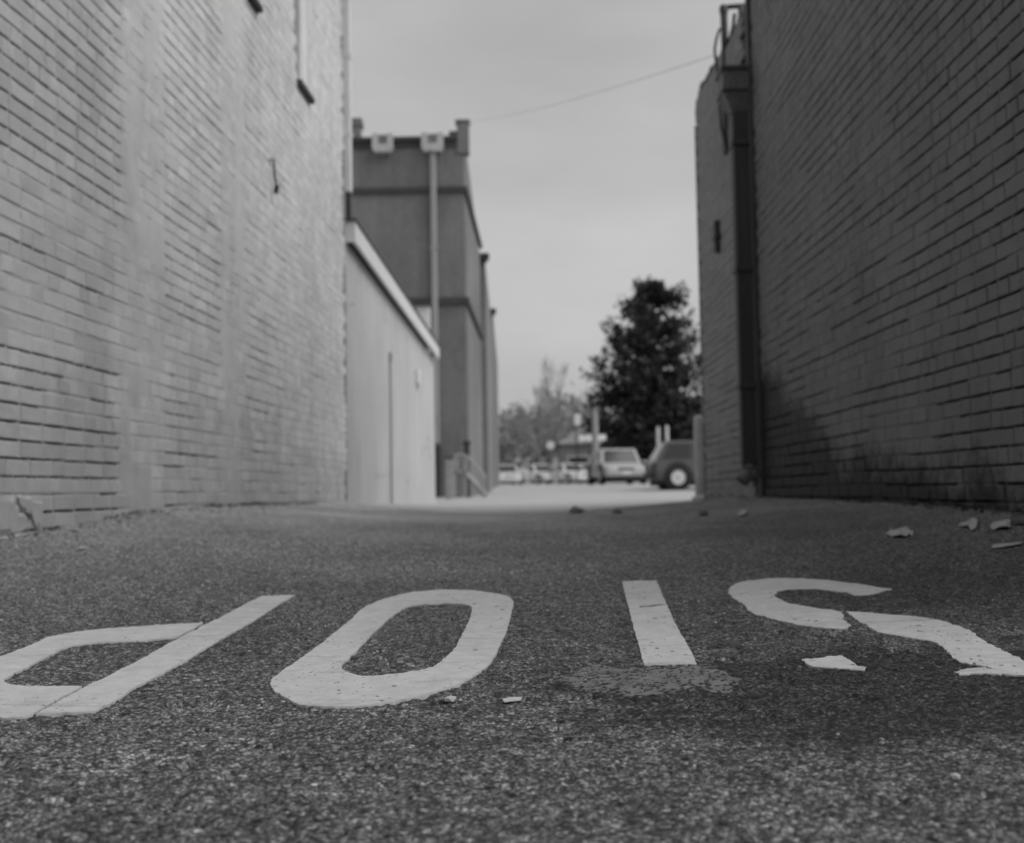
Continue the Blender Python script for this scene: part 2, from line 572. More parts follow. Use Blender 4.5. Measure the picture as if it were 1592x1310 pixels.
T_C = _tab([(-12, -.62), (0, -.40), (3.2, -.272), (4.5, -.222), (6, -.186), (8, -.170), (12, -.165), (19, -.155), (30, -.11), (38, -.06), (46, .2), (85, .5), (140, 1.2), (400, 4)])
T_L = _tab([(-12, 0), (0, .03), (3.5, .06), (4.7, .085), (6.4, .135), (8.4, .115), (11.6, .088), (19, -.02), (30, 0), (400, 0)])
T_R = _tab([(-12, 0), (0, .05), (4.4, .105), (5.9, .09), (9.5, .085), (12.8, .03), (20, 0), (400, 0)])


def ground(x, y):
    x = np.asarray(x, float); y = np.asarray(y, float)
    c = np.interp(y, _yy, T_C); l = np.interp(y, _yy, T_L); r = np.interp(y, _yy, T_R)
    yc = np.clip(y, -2, 30)
    s = np.where(x < .2, (.2 - x) / (.2 - (LA + LB * yc)), (x - .2) / ((RA + RB * yc) - .2))
    s = np.clip(s, 0, 1.15) ** 2.0
    return CAM_Z + c + np.where(x < .2, l, r) * s + .006 * (x - .2) * np.clip(1 - y / 20, 0, 1)


def relief_low(x, y):
    near = np.clip((9 - y) / 5, .25, 1)
    return ((fnoise(x, y, .07, 11, 2) - .5) * .0035 + (fnoise(x, y, .35, 12, 2) - .5) * .009) * near


def relief_stone(x, y):
    near = np.clip((9 - y) / 5, .25, 1)
    rough = fnoise(x, y, .5, 3, 3)
    h = stones(x, y, .0100, 1) * .0026 * (.4 + 1.2 * rough)
    h = h + stones(x, y, .0068, 40) * .0014
    pits = np.clip(vnoise(x, y, .03, 77) - .78, 0, 1) * .045 * np.clip((rough - .30) * 3, 0, 1)
    return (h - pits) * near


def relief(x, y): return relief_low(x, y) + relief_stone(x, y)


def g(x, y): return float(ground(x, y))


def hit_ground(px, py):
    d = ray(px, py)
    lo, hi = .3, 400.0
    o = Vector((0, 0, CAM_Z))
    t = .3
    prev = t
    while t < 300:
        p = o + d * (t / d.y)
        if p.z < g(p.x, p.y): break
        prev = t; t *= 1.03
    a, b = prev, t
    for _ in range(30):
        m = (a + b) / 2; p = o + d * (m / d.y)
        if p.z < g(p.x, p.y): b = m
        else: a = m
    return o + d * (b / d.y)


def sheet(name, xs, ys, zf, m, keep=None):
    X, Y = np.meshgrid(xs, ys)
    Z = zf(X, Y)
    nx, ny = len(xs), len(ys)
    me = bpy.data.meshes.new(name)
    co = np.stack([X, Y, Z], -1).reshape(-1, 3).astype(np.float32)
    i = np.arange((ny - 1) * nx).reshape(ny - 1, nx)[:, :-1].ravel()
    q = np.stack([i, i + 1, i + nx + 1, i + nx], 1)
    if keep is not None:
        cx = co[q].mean(1)
        q = q[keep(cx[:, 0], cx[:, 1])]
    me.vertices.add(len(co)); me.vertices.foreach_set('co', co.ravel())
    me.loops.add(q.size); me.loops.foreach_set('vertex_index', q.ravel().astype(np.int32))
    me.polygons.add(len(q)); me.polygons.foreach_set('loop_start', np.arange(0, q.size, 4, dtype=np.int32))
    me.update(calc_edges=True); me.validate()
    me.shade_smooth()
    return link_mesh(name, me, m)


# the alley's asphalt: finer towards the foreground where the stones show
ys = list(np.arange(-8, -.5, .12)) + list(np.arange(-.5, .9, .02))
y = .9
while y < 14:
    ys.append(y); y += min(max(.0025, .6 * y * y / (1183 * .38)), .05)
xs = list(np.arange(-3.0, -1.4, .013)) + list(np.arange(-1.4, -.6, .0065)) + list(np.arange(-.6, .6, .0045)) + list(np.arange(.6, 1.4, .0065)) + list(np.arange(1.4, 3.0, .013))


def alley_edge(x, y): return y < np.minimum(9.45 + .95 * x ** 2, 13.2) + .5 * (fnoise(x, y, .5, 8, 3) - .5)


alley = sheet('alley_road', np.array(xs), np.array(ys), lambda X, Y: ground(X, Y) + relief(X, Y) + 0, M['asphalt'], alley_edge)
tag(alley, kind='structure')
ys2 = list(np.arange(8.6, 20, .25)) + list(np.arange(20, 96, 1.0))
xs2 = list(np.arange(-60, -3, 1.5)) + list(np.arange(-3, 3.6, .2)) + list(np.arange(3.6, 70, 1.5))
lot = sheet('parking_lot', np.array(xs2), np.array(ys2), lambda X, Y: ground(X, Y) - .012 * np.clip((15 - Y) / 2, .2, 1) + (fnoise(X, Y, 1.6, 5, 2) - .5) * .02 * np.clip((Y - 14) / 4, 0, 1), M['lot'])
tag(lot, kind='structure')
ys3 = list(np.arange(-60, -8, 4)) + list(np.arange(-8, 100, 2)) + list(np.arange(100, 1500, 40))
xs3 = np.concatenate([np.arange(-900, -60, 40), np.arange(-60, 60, 4), np.arange(60, 900, 40)])
earth = sheet('ground', xs3, np.array(ys3), lambda X, Y: ground(X, np.clip(Y, -12, 390)) - .09 - .1 * (Y < 8), M['earth'])
tag(earth, kind='structure')

# ------------------------------------------------------------------ lettering: S T O P, read from the far side
def z_off(pts, ox, oy, s): return [(ox + a / s, oy + b / s) for a, b in pts]


P_STEM = z_off([(1350, 162), (1523, 158), (1440, 205), (1180, 370), (868, 545), (735, 615), (600, 705), (490, 770), (360, 778), (186, 788), (440, 634), (890, 403), (945, 378), (1060, 308)], 0, 880, 3.317)
P_BOWL = z_off([(1048, 300), (800, 315), (600, 330), (400, 355), (250, 385), (180, 415), (0, 475), (-110, 525), (-180, 580), (-200, 640), (-170, 700), (-100, 760), (-30, 795), (40, 806), (90, 804), (165, 790),
                (300, 702), (425, 632), (300, 628), (150, 625), (60, 615), (20, 600), (20, 590), (100, 545), (220, 490), (330, 440), (450, 415), (600, 405), (800, 392), (922, 383)], 0, 880, 3.317)
O_OUT = z_off([(1040, 132), (1150, 133), (1250, 145), (1330, 157), (1370, 175), (1388, 195), (1380, 240), (1360, 320), (1320, 410), (1290, 480), (1262, 525), (1220, 560), (1140, 605), (1000, 655), (850, 695), (700, 722), (600, 733), (480, 738), (350, 733), (270, 715), (200, 680), (155, 650), (137, 620), (137, 598), (150, 582), (230, 525), (330, 455), (430, 375), (530, 300), (600, 237), (660, 205), (740, 175), (850, 150), (950, 138)], 380, 880, 3.317)
O_IN = z_off([(1040, 200), (1120, 207), (1160, 215), (1175, 235), (1160, 290), (1120, 370), (1080, 440), (1045, 480), (1000, 515), (960, 535), (860, 555), (780, 570), (680, 577), (600, 575), (540, 562), (505, 545), (500, 528), (530, 490), (600, 420), (660, 355), (720, 300), (770, 260), (800, 240), (840, 222), (930, 208)], 380, 880, 3.317)
T_STEM = z_off([(405, 125), (480, 122), (552, 121), (600, 240), (650, 340), (695, 425), (722, 485), (610, 488), (498, 488), (475, 400), (450, 310), (425, 210)], 820, 860, 2.745)
T_BAR = z_off([(165, 540), (215, 515), (330, 505), (498, 494), (730, 490), (830, 515), (880, 545), (890, 600), (820, 612), (720, 580), (600, 600), (480, 620), (330, 605), (220, 580)], 820, 860, 2.745)
S_FAR = z_off([(990, 522), (930, 512), (830, 495), (700, 478), (600, 470), (480, 468), (370, 478), (290, 490), (255, 508), (243, 528), (258, 555), (310, 595), (350, 635), (400, 650), (500, 672), (620, 692), (700, 700), (770, 706), (800, 690), (785, 675), (762, 655), (768, 640), (740, 628), (680, 617), (600, 605), (520, 590), (470, 568), (452, 552), (460, 535), (490, 525), (540, 519), (620, 520), (700, 527), (770, 535), (820, 550), (880, 548)], 1050, 740, 2.937)
S_NEAR = z_off([(780, 628), (850, 628), (960, 635), (1100, 645), (1210, 662), (1300, 690), (1370, 730), (1430, 770), (1500, 805), (1592, 850), (1660, 890), (1690, 920), (1680, 945), (1592, 918), (1500, 915), (1480, 900), (1420, 880), (1300, 855), (1260, 830), (1230, 800), (1180, 765), (1100, 750), (1000, 730), (920, 715), (880, 690), (830, 665)], 1050, 740, 2.937)
S_BIT = z_off([(575, 845), (650, 838), (750, 825), (790, 845), (830, 870), (865, 885), (855, 897), (770, 890), (680, 885), (640, 880), (600, 862)], 1050, 740, 2.937)
S_BIT2 = z_off([(1270, 905), (1330, 890), (1415, 884), (1480, 904), (1490, 920), (1400, 912), (1300, 918)], 1050, 740, 2.937)


def smooth_loop(pts, step=.006, ragged=.0015, seed=0, corner=R(50)):
    """outline on the ground: rounded where it bends softly, corners kept, edge a little ragged"""
    P = [Vector((p.x, p.y)) for p in pts]
    n = len(P)
    keep = []
    for i in range(n):
        a = P[i] - P[i - 1]; b = P[(i + 1) % n] - P[i]
        keep.append(abs(a.angle_signed(b, 0)) > corner if a.length > 1e-6 and b.length > 1e-6 else False)
    out = []
    for i in range(n):
        p0, p1, p2, p3 = P[i - 1], P[i], P[(i + 1) % n], P[(i + 2) % n]
        m1 = (p2 - p1) if keep[i] else (p2 - p0) * .5
        m2 = (p2 - p1) if keep[(i + 1) % n] else (p3 - p1) * .5
        L = (p2 - p1).length
        m1 = m1 * min(1, L / max(m1.length, 1e-6)); m2 = m2 * min(1, L / max(m2.length, 1e-6))
        k = max(1, int(L / step))
        for j in range(k):
            t = j / k
            h = (2 * t ** 3 - 3 * t ** 2 + 1) * p1 + (t ** 3 - 2 * t ** 2 + t) * m1 + (-2 * t ** 3 + 3 * t ** 2) * p2 + (t ** 3 - t ** 2) * m2
            out.append(h)
    q = []
    for i, p in enumerate(out):
        d = out[(i + 1) % len(out)] - out[i - 1]
        if d.length < 1e-7: continue
        nrm = Vector((-d.y, d.x)).normalized()
        w = (float(fnoise(p.x + 9, p.y, .013, seed + 3, 3)) - .5) * 3 * ragged + random.uniform(-.3, .3) * ragged
        q.append(p + nrm * w)
    return q


def inside(p, loop):
    c = False; n = len(loop); x, y = p
    j = n - 1
    for i in range(n):
        a, b = loop[i], loop[j]
        if (a.y > y) != (b.y > y) and x < (b.x - a.x) * (y - a.y) / (b.y - a.y) + a.x: c = not c
        j = i
    return c


def paint_mesh(name, loops, m, parent=None, grid=.010, thick=.0045, chips=0, chip_r=(.002, .005), rel=.5, seed=1, ragged=.0016, shift=None):
    """a skin of paint lying over the stones; loops = [(outline, is_hole)]"""
    rnd = random.Random(seed)
    V, E, F = [], [], []
    L2 = []
    for pts, hole in loops:
        lp = smooth_loop([hit_ground(*p) for p in pts], .006, ragged, seed)
        L2.append((lp, hole))
    solid = [l for l, h in L2 if not h]; holes = [l for l, h in L2 if h]

    def isin(p): return any(inside(p, l) for l in solid) and not any(inside(p, l) for l in holes)

    allp = [p for l in solid for p in l]
    x0, x1 = min(p.x for p in allp), max(p.x for p in allp); y0, y1 = min(p.y for p in allp), max(p.y for p in allp)
    chipl = []
    tries = 0
    while len(chipl) < chips and tries < chips * 40:
        tries += 1
        c = Vector((rnd.uniform(x0, x1), rnd.uniform(y0, y1)))
        if not isin(c): continue
        if float(fnoise(c.x, c.y, .25, 60 + seed, 2)) < rnd.uniform(.30, .62): continue
        r_ = chip_r[0] + (chip_r[1] - chip_r[0]) * rnd.random() ** 2.2
        n_ = 7; a0 = rnd.random() * 6
        lp = [c + Vector((math.cos(a0 + 2 * math.pi * k / n_) * 1.2, math.sin(a0 + 2 * math.pi * k / n_) * 1.5)) * r_ * rnd.uniform(.6, 1.2) for k in range(n_)]
        if not all(isin(q) for q in lp): continue
        if any((c - c2).length < r_ + r2 + .004 for c2, r2, _ in chipl): continue
        chipl.append((c, r_ * 1.8, lp))
    loops_all = [l for l, _ in L2] + [l for _, _, l in chipl]
    for l in loops_all:
        b = len(V); V += l
        E += [(b + i, b + (i + 1) % len(l)) for i in range(len(l))]
    nb = len(V)
    gx = np.arange(x0, x1, grid)
    gy = np.arange(y0, y1, grid)
    bx = np.array([p.x for p in V]); by = np.array([p.y for p in V])
    for a in gx:
        for b_ in gy:
            p = Vector((a + rnd.uniform(-.3, .3) * grid, b_ + rnd.uniform(-.3, .3) * grid))
            if isin(p) and ((bx - p.x) ** 2 + (by - p.y) ** 2).min() > (grid * .45) ** 2:
                V.append(p)
    vo, eo, fo, *_ = geometry.delaunay_2d_cdt(V, E, [], 0, 1e-6)
    chs = [l for _, _, l in chipl]
    faces = []
    for f in fo:
        c = (vo[f[0]] + vo[f[1]] + vo[f[2]]) / 3
        if isin(c) and not any((c - cc).length < rr * 1.2 and inside(c, l) for cc, rr, l in chipl):
            faces.append(tuple(f))
    xa = np.array([p.x for p in vo]); ya = np.array([p.y for p in vo])
    za = ground(xa, ya) + relief_low(xa, ya) + np.maximum(relief_stone(xa, ya), 0) * rel + thick
    verts = [(xa[i], ya[i], za[i]) for i in range(len(vo))]
    # skirt: the paint's own thickness at every edge
    cnt = {}
    for f in faces:
        for i in range(3):
            a, b_ = f[i], f[(i + 1) % 3]
            cnt[(min(a, b_), max(a, b_))] = cnt.get((min(a, b_), max(a, b_)), []) + [(a, b_)]
    low = {}

    def lowv(i):
        if i not in low:
            low[i] = len(verts); verts.append((xa[i], ya[i], za[i] - thick - .004))
        return low[i]
    for k, v in cnt.items():
        if len(v) == 1:
            a, b_ = v[0]
            faces.append((b_, a, lowv(a), lowv(b_)))
    me = bpy.data.meshes.new(name)
    me.from_pydata(verts, [], faces)
    me.shade_smooth()
    try: me.set_sharp_from_angle(angle=R(50))
    except Exception: pass
    return link_mesh(name, me, m, parent)


GL = 'painted letters of the road marking'
o = paint_mesh('painted_letter', [(P_STEM, 0), (P_BOWL, 0)], M['road_paint'], chips=14, seed=1, ragged=.001)
tag(o, 'white letter P on the asphalt, seam between stem and bowl, leftmost of the letters', 'painted letter', GL)
o = paint_mesh('painted_letter', [(O_OUT, 0), (O_IN, 1)], M['road_paint'], chips=95, chip_r=(.002, .0062), seed=2)
tag(o, 'white letter O painted on the asphalt, a complete slanted ring with small chips', 'painted letter', GL)
t_root = paint_mesh('painted_letter', [(T_STEM, 0), ([(992, 945), (1015, 943), (1039, 942), (1040, 944.5), (1016, 946), (996, 948)], 1)], M['road_paint'], chips=60, chip_r=(.002, .0065), thick=.0032, seed=3, ragged=.0014)
tag(t_root, 'white letter T on the asphalt reduced to its bare stem, crossbar worn away to grey', 'painted letter', GL)
tb = paint_mesh('crossbar', [(T_BAR, 0)], M['worn_paint'], t_root, chips=40, chip_r=(.0015, .004), thick=.0023, rel=.0, seed=4, ragged=.010)
tag(tb, 'worn grey remains of the crossbar')
o = paint_mesh('painted_letter', [(S_FAR, 0), (S_NEAR, 0), (S_BIT, 0), (S_BIT2, 0)], M['road_paint'], chips=70, chip_r=(.002, .008), thick=.0031, seed=5, ragged=.004)
tag(o, 'white letter S on the asphalt, broken in two, nearest the dark wall', 'painted letter', GL)

# ------------------------------------------------------------------ brick walls
COURSE, JOINT = .0725, .0095


def brick_mesh(name, ln, ht, seed, m, depth=.055):
    """one brick, front at local y=0 facing -Y, worn arrises; origin at its middle"""
    rn = random.Random(seed)
    a, b = ln / 2, ht / 2
    out = [(-a, -b), (-a * .35, -b), (a * .35, -b), (a, -b), (a, 0), (a, b), (a * .35, b), (-a * .35, b), (-a, b), (-a, 0)]
    sh = [(x + rn.uniform(-.0012, .0012), .0026 + rn.uniform(-.001, .001), z + rn.uniform(-.0012, .0012)) for x, z in out]
    fr = []
    for x, z in out:
        i = rn.uniform(.0020, .0052); iv = rn.uniform(.0006, .0020)
        corner = abs(x) == a and abs(z) == b
        k = 1.25 if corner else 1.0
        fr.append((x - math.copysign(min((iv if abs(x) == a else 0) * k, abs(x)), x) if x else 0, rn.uniform(-.0008, .0012), z - math.copysign(min(i * k, abs(z)), z) if z else 0))
    bk = [(x, depth, z) for x, z in out]
    mb = MB(); mb.loft([bk, sh, fr])
    me = bpy.data.meshes.new(name)
    me.from_pydata(mb.v, [], mb.f)
    bm = bmesh.new(); bm.from_mesh(me); bmesh.ops.recalc_face_normals(bm, faces=bm.faces); bm.to_mesh(me); bm.free()
    me.materials.append(m)
    return me


def brick_wall(root, L, z0, H, m_brick, m_mortar, m_joint, openness, holes=(), seed=1, n_parts=300, flat=False, thick=.30, top=None):
    """bricks laid course by course on the local X-Z plane of root; openness(u, z) -> 0..1 how far the bed joints are washed out"""
    rn = random.Random(seed)
    BL = .2135
    protos = {}
    for kind, ln in (('s', BL - JOINT), ('h', BL / 2 - JOINT), ('q', BL * .75 - JOINT)):
        protos[kind] = [brick_mesh('brick', ln, COURSE - JOINT, seed * 100 + i + ord(kind), m_brick) for i in range(7)]
    pdat = {k: [(np.array([v.co[:] for v in me.vertices]), [tuple(p.vertices) for p in me.polygons]) for me in v] for k, v in protos.items()}
    W = root.matrix_basis.copy()
    ncourse = int(H / COURSE)

    def wave(u_, z_): return (float(fnoise(u_ + 3 * seed, z_ * .4, 1.1, seed + 71, 2)) - .5) * .016
    bricks = []
    heads = []
    for c in range(ncourse):
        zc = z0 + (c + .5) * COURSE
        hdr = c % 6 == 4
        step = BL / 2 if hdr else BL
        u = -(BL / 2 if c % 2 else 0) - (BL / 4 if hdr else 0) + rn.uniform(-.012, .012)
        while u < L:
            kind = 'h' if hdr else 's'; st = step
            if not hdr and rn.random() < .16: kind, st = 'h', BL / 2
            uc = u + st / 2
            if uc > .02 and uc < L - st * .35 and not any(h[0] - .02 < uc < h[1] + .02 and h[2] < zc < h[3] for h in holes) and (top is None or zc + COURSE * .5 < top(uc)):
                bricks.append((uc, zc, kind, rn.randrange(7), rn.uniform(-.0020, .0016), rn.uniform(-.0011, .0011) + wave(uc, zc), rn.uniform(-.005, .005)))
                heads.append((u, zc))
            u += st
    # nearest ones that stand in the picture are objects of their own
    rank = []
    for i, b_ in enumerate(bricks):
        p = W @ Vector((b_[0], 0, b_[1]))
        q = project(p)
        if q and -10 < q[0] < PIC_W + 10 and -10 < q[1] < PIC_H + 10 and p.z > g(p.x, p.y) - .02:
            rank.append((p.y, i))
    rank.sort()
    own = set(i for _, i in rank[:n_parts])
    big = MB()
    for i, (u, z, k, v, dy, dz, rot) in enumerate(bricks):
        if i in own:
            ob = bpy.data.objects.new('brick', protos[k][v])
            ob.location = (u, dy, z + dz); ob.rotation_euler = (0, rot, 0)
            COL.objects.link(ob); ob.parent = root
        else:
            co, fs = pdat[k][v]
            cs, sn = math.cos(rot), math.sin(rot)
            X = co[:, 0] * cs + co[:, 2] * sn + u; Z = -co[:, 0] * sn + co[:, 2] * cs + z + dz
            X = np.clip(X, 0, L)
            big.add(np.stack([X, co[:, 1] + dy, Z], 1).tolist(), fs)
    me = bpy.data.meshes.new('brickwork'); me.from_pydata(big.v, [], big.f)
    bm = bmesh.new(); bm.from_mesh(me); bmesh.ops.recalc_face_normals(bm, faces=bm.faces); bm.to_mesh(me); bm.free()
    tag(link_mesh('brickwork', me, m_brick, root), kind='stuff')
    # pointing: where it survives it fills the joint nearly flush, elsewhere the joint is open and dark
    mo = MB()
    SEG = .045
    for c in range(ncourse + 1):
        z = z0 + c * COURSE
        if top is not None: pass
        u = 0.0
        run = []

        def flush():
            if len(run) >= 2:
                b = len(mo.v)
                for (uu, yy) in run:
                    zz_ = z + wave(uu, z)
                    mo.v += [(uu, .034, zz_ - JOINT * .62), (uu, yy + .0006, zz_ - JOINT * .62), (uu, yy, zz_), (uu, yy + .0006, zz_ + JOINT * .62), (uu, .034, zz_ + JOINT * .62)]
                for k in range(len(run) - 1):
                    for j in range(4):
                        mo.f.append((b + k * 5 + j, b + (k + 1) * 5 + j, b + (k + 1) * 5 + j + 1, b + k * 5 + j + 1))
                mo.f.append((b, b + 1, b + 2, b + 3, b + 4)); e = b + (len(run) - 1) * 5; mo.f.append((e + 4, e + 3, e + 2, e + 1, e))
            run.clear()
        while u <= L:
            inhole = any(h[0] < u < h[1] and h[2] - .01 < z < h[3] + .01 for h in holes) or (top is not None and z > top(u))
            op = openness(u, z)
            nz = float(fnoise(u * .35 + c * 7.7, z * 0 + c * 3.1, .22, seed + 30, 3))
            if inhole or nz < op: flush()
            else:
                d = .0016 + .006 * max(0, min(1, (op + .22 - nz) * 3.0)) + rn.uniform(-.0006, .0006)
                run.append((min(u, L), d))
            u += SEG * rn.uniform(.7, 1.3)
        flush()
    for (u, z) in heads:
        if u < .02 or u > L - .01: continue
        op = openness(u, z)
        if rn.random() < max(0, op - .4) * .30: continue
        d = .0022 + .004 * rn.random() ** 2 * (op > .3)
        mo.add([(u - JOINT * .62, d, z - COURSE * .5), (u + JOINT * .62, d, z - COURSE * .5), (u + JOINT * .62, d, z + COURSE * .5), (u - JOINT * .62, d, z + COURSE * .5),
                (u - JOINT * .62, .034, z - COURSE * .5), (u + JOINT * .62, .034, z - COURSE * .5), (u + JOINT * .62, .034, z + COURSE * .5), (u - JOINT * .62, .034, z + COURSE * .5)],
               [(0, 1, 2, 3), (1, 5, 6, 2), (4, 0, 3, 7)])
    me = bpy.data.meshes.new('mortar'); me.from_pydata(mo.v, [], mo.f)
    tag(link_mesh('mortar', me, m_mortar, root), kind='stuff')
    # the core behind the joints
    core = MB()
    if top is None:
        core.box(.0, .033, z0 - .3, L, thick, z0 + ncourse * COURSE)
    else:
        core.prism([(0, z0 - .3), (L, z0 - .3), (L, top(L)), (0, top(0))], 'y', .033, thick)
    core.build('wall_core', m_joint, root)
    return ncourse * COURSE


# --- left: pale painted brick building
Y0L = 2.2
ang = math.atan2(1, LB)
left = empty('brick_building', (LA + LB * Y0L, Y0L, 0), ang)
tag(left, 'tall pale painted brick building along the left side of the alley', 'building')
CL = math.hypot(1, LB)
UL = lambda Y: (Y - Y0L) * CL            # depth -> run along the wall


def u_px(px): return UL(on_line(LA, LB, px))


B1 = (u_px(186), u_px(258)); B2 = (u_px(345), u_px(384))


def open_left(u, z):
    if B1[0] < u < B1[1] or B2[0] < u < B2[1]: return .17
    zz = z - CAM_Z
    if u < B1[0]:
        o_ = .68 if zz > 1.35 else .33 if zz > .62 else .46 if zz < .05 else .58
    elif u < B2[0]:
        o_ = .48 if zz > 1.0 else .38
    else:
        o_ = .33 - .04 * (u - B2[1])
    return o_ + .20 * (float(fnoise(u + 40, z, .8, 55, 2)) - .5)


HL = 5.6
win = [(u_px(466), u_px(486), CAM_Z + 3.45, CAM_Z + 4.75), (u_px(386), u_px(403), CAM_Z + 3.55, CAM_Z + 4.77)]
hole_foot = (u_px(-45), u_px(60), -1.0, at(20, 778, on_line(LA, LB, 20)).z)
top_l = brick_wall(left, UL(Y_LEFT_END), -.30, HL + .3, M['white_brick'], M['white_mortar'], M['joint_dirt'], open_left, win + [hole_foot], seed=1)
# two upright bands where the bricks were skimmed over with thin render
for k, (ua, ub_) in enumerate((B1, B2)):
    us = np.linspace(ua, ub_, max(8, int((ub_ - ua) / .025))); zs_ = np.arange(.15, HL - .1, .025)
    vv, ff = [], []
    for zi in zs_:
        e0 = (float(fnoise(zi + 9 * k, 0, .25, 61, 3)) - .5) * .10; e1 = (float(fnoise(zi + 9 * k, 5, .25, 62, 3)) - .5) * .10
        for ui in us:
            f_ = (ui - ua) / (ub_ - ua)
            uu = ui + e0 * (1 - f_) + e1 * f_
            d_ = .0005 + (.5 - float(fnoise(uu, zi, .16, 63 + k, 4))) * .011 + .006 * (abs(f_ - .5) * 2) ** 6
            vv.append((uu, d_, zi))
    n_ = len(us)
    for a_ in range(len(zs_) - 1):
        for b_ in range(n_ - 1): ff.append((a_ * n_ + b_, a_ * n_ + b_ + 1, (a_ + 1) * n_ + b_ + 1, (a_ + 1) * n_ + b_))
    me = bpy.data.meshes.new('skim_coat'); me.from_pydata(vv, [], ff); me.shade_smooth()
    link_mesh('skim_coat', me, M['white_mortar'], left)
for k, (a, b, z0, z1) in enumerate(win):
    mb = MB()
    mb.box(a + .02, -.03, z0 + .002, a + .13, .05, z1, .006); mb.box(b - .05, -.004, z0 + .002, b + .01, .05, z1, .004); mb.box(a - .02, -.03, z1 + .001, b + .02, .05, z1 + .1, .006)
    fr = mb.build('window', M['white_paint'], left)
    p_ = MB(); p_.box(a + .128, .010, z0, b - .048, .017, z1); p_.build('panel', M['white_brick'], fr)
    s_ = MB(); s_.box(a - .01, -.045, z0 - .05, b + .01, .05, z0, .006); s_.build('sill', M['slate_shade'], fr)
mb = MB(); mb.box(-.05, -.06, HL - .02, UL(Y_LEFT_END) + .06, .36, HL + .1, .015); mb.build('coping', M['coping'], left)
mb = MB(); mb.box(UL(Y_LEFT_END) + .001, -.004, -.4, UL(Y_LEFT_END) + .03, 6, HL - .03); mb.build('end_wall', M['stucco'], left)
mb = MB(); mb.box(-.03, .021, -.4, -.002, 6, HL - .03); mb.build('end_wall', M['stucco'], left)
mb = MB(); mb.box(0, .36, HL - .5, UL(Y_LEFT_END), 6, HL - .3); mb.build('roof', M['roof'], left)
# corner downspout: pale above, dark shoe below
e = UL(Y_LEFT_END) + .045
mb = MB(); mb.box(e - .01, -.062, CAM_Z + 3.03, e + .075, .03, HL + .02, .008); ds = mb.build('downspout', M['white_paint'], left)
for zb in (3.6, 4.4):
    mb = MB(); mb.box(e - .014, -.068, CAM_Z + zb, e + .081, .034, CAM_Z + zb + .05); mb.build('strap', M['white_paint'], ds)
mb = MB(); mb.box(e, -.055, CAM_Z + 2.66, e + .065, .03, CAM_Z + 3.028, .006); mb.build('downspout_shoe', M['dark_metal'], left)
# iron hook and a stray bracket
p = u_px(422); mb = MB()
zz = at(422, 250, on_line(LA, LB, 422)).z
mb.tube([(p, .02, zz + .02), (p, -.03, zz), (p + .01, -.035, zz - .12), (p + .03, -.04, zz - .19)], .009, 6); mb.tube([(p + .03, -.05, zz - .18), (p + .05, -.03, zz - .235)], .02, 6)
mb.build('hook', M['dark_metal'], left)
# patched footing at the near corner: a lump of parging that has cracked away from the bricks
def parge(pts, m, depth, seed):
    bm = bmesh.new()
    vs = []
    for i in range(len(pts)):
        (pa, qa), (pb, qb) = pts[i], pts[(i + 1) % len(pts)]
        for k in range(5):
            f_ = k / 5
            px_, py_ = pa + (pb - pa) * f_ + random.uniform(-2, 2), qa + (qb - qa) * f_ + random.uniform(-2, 2)
            Yd = on_line(LA, LB, px_); pp = at(px_, py_, Yd)
            vs.append(bm.verts.new((UL(Yd), 0, pp.z)))
    fc = bm.faces.new(vs)
    bmesh.ops.triangulate(bm, faces=[fc])
    bmesh.ops.subdivide_edges(bm, edges=bm.edges[:], cuts=4, use_grid_fill=True)
    bd = {v for e_ in bm.edges if len(e_.link_faces) == 1 for v in e_.verts}
    for v in bm.verts:
        n_ = float(fnoise(v.co.x, v.co.z, .10, seed, 4))
        v.co.y = -depth * (.1 + 1.3 * (n_ - .25)) if v not in bd else .006
    r0 = bmesh.ops.extrude_face_region(bm, geom=bm.faces[:])
    for v in [x for x in r0['geom'] if isinstance(x, bmesh.types.BMVert)]: v.co.y = .032
    bmesh.ops.recalc_face_normals(bm, faces=bm.faces)
    me = bpy.data.meshes.new('footing_patch'); bm.to_mesh(me); bm.free()
    link_mesh('footing_patch', me, m, left)


parge([(-46, 762), (20, 768), (28, 794), (40, 800), (48, 822), (30, 832), (-46, 846)], M['white_mortar'], .012, 3)
parge([(24, 768), (66, 772), (66, 826), (56, 824), (49, 800), (33, 793)], M['white_mortar'], .012, 5)
parge([(-40, 838), (26, 831), (46, 826), (40, 836), (-40, 852)], M['white_mortar'], .03, 7)

# --- right: dark painted brick building
angR = math.atan2(-1, -RB)
YR1 = Y_RIGHT_END
CR = math.hypot(1, RB)
right = empty('brick_building', (RA + RB * YR1, YR1, 0), angR)
tag(right, 'dark painted brick building right of the alley, downpipe at its far corner', 'building')
UR = lambda Y: (YR1 - Y) * CR
LRW = UR(2.2)


def open_right(u, z):
    zz = z - CAM_Z
    near = u / LRW                      # 0 far .. 1 near
    near += .35 * (float(fnoise(u + 80, z, .9, 56, 2)) - .5)
    if zz > .55: return .43 + .45 * max(0, near - .30) + .1 * (zz > 1.5) * near
    if zz > .2: return .48 + .15 * near
    return .58


HR = 4.40
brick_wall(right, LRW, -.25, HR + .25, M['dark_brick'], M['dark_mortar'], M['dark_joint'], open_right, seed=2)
mb = MB(); mb.box(-.04, -.05, HR - .02, LRW + .05, .36, HR + .07, .012); mb.build('coping', M['coping'], right)
mb = MB(); mb.box(-.03, .021, -.4, -.002, 7, HR - .03); mb.build('end_wall', M['far_brick'], right)
mb = MB(); mb.box(LRW + .002, .021, -.4, LRW + .03, 7, HR - .03); mb.build('end_wall', M['far_brick'], right)
mb = MB(); mb.box(0, .36, HR - .45, LRW, 7, HR - .3); mb.build('roof', M['roof'], right)
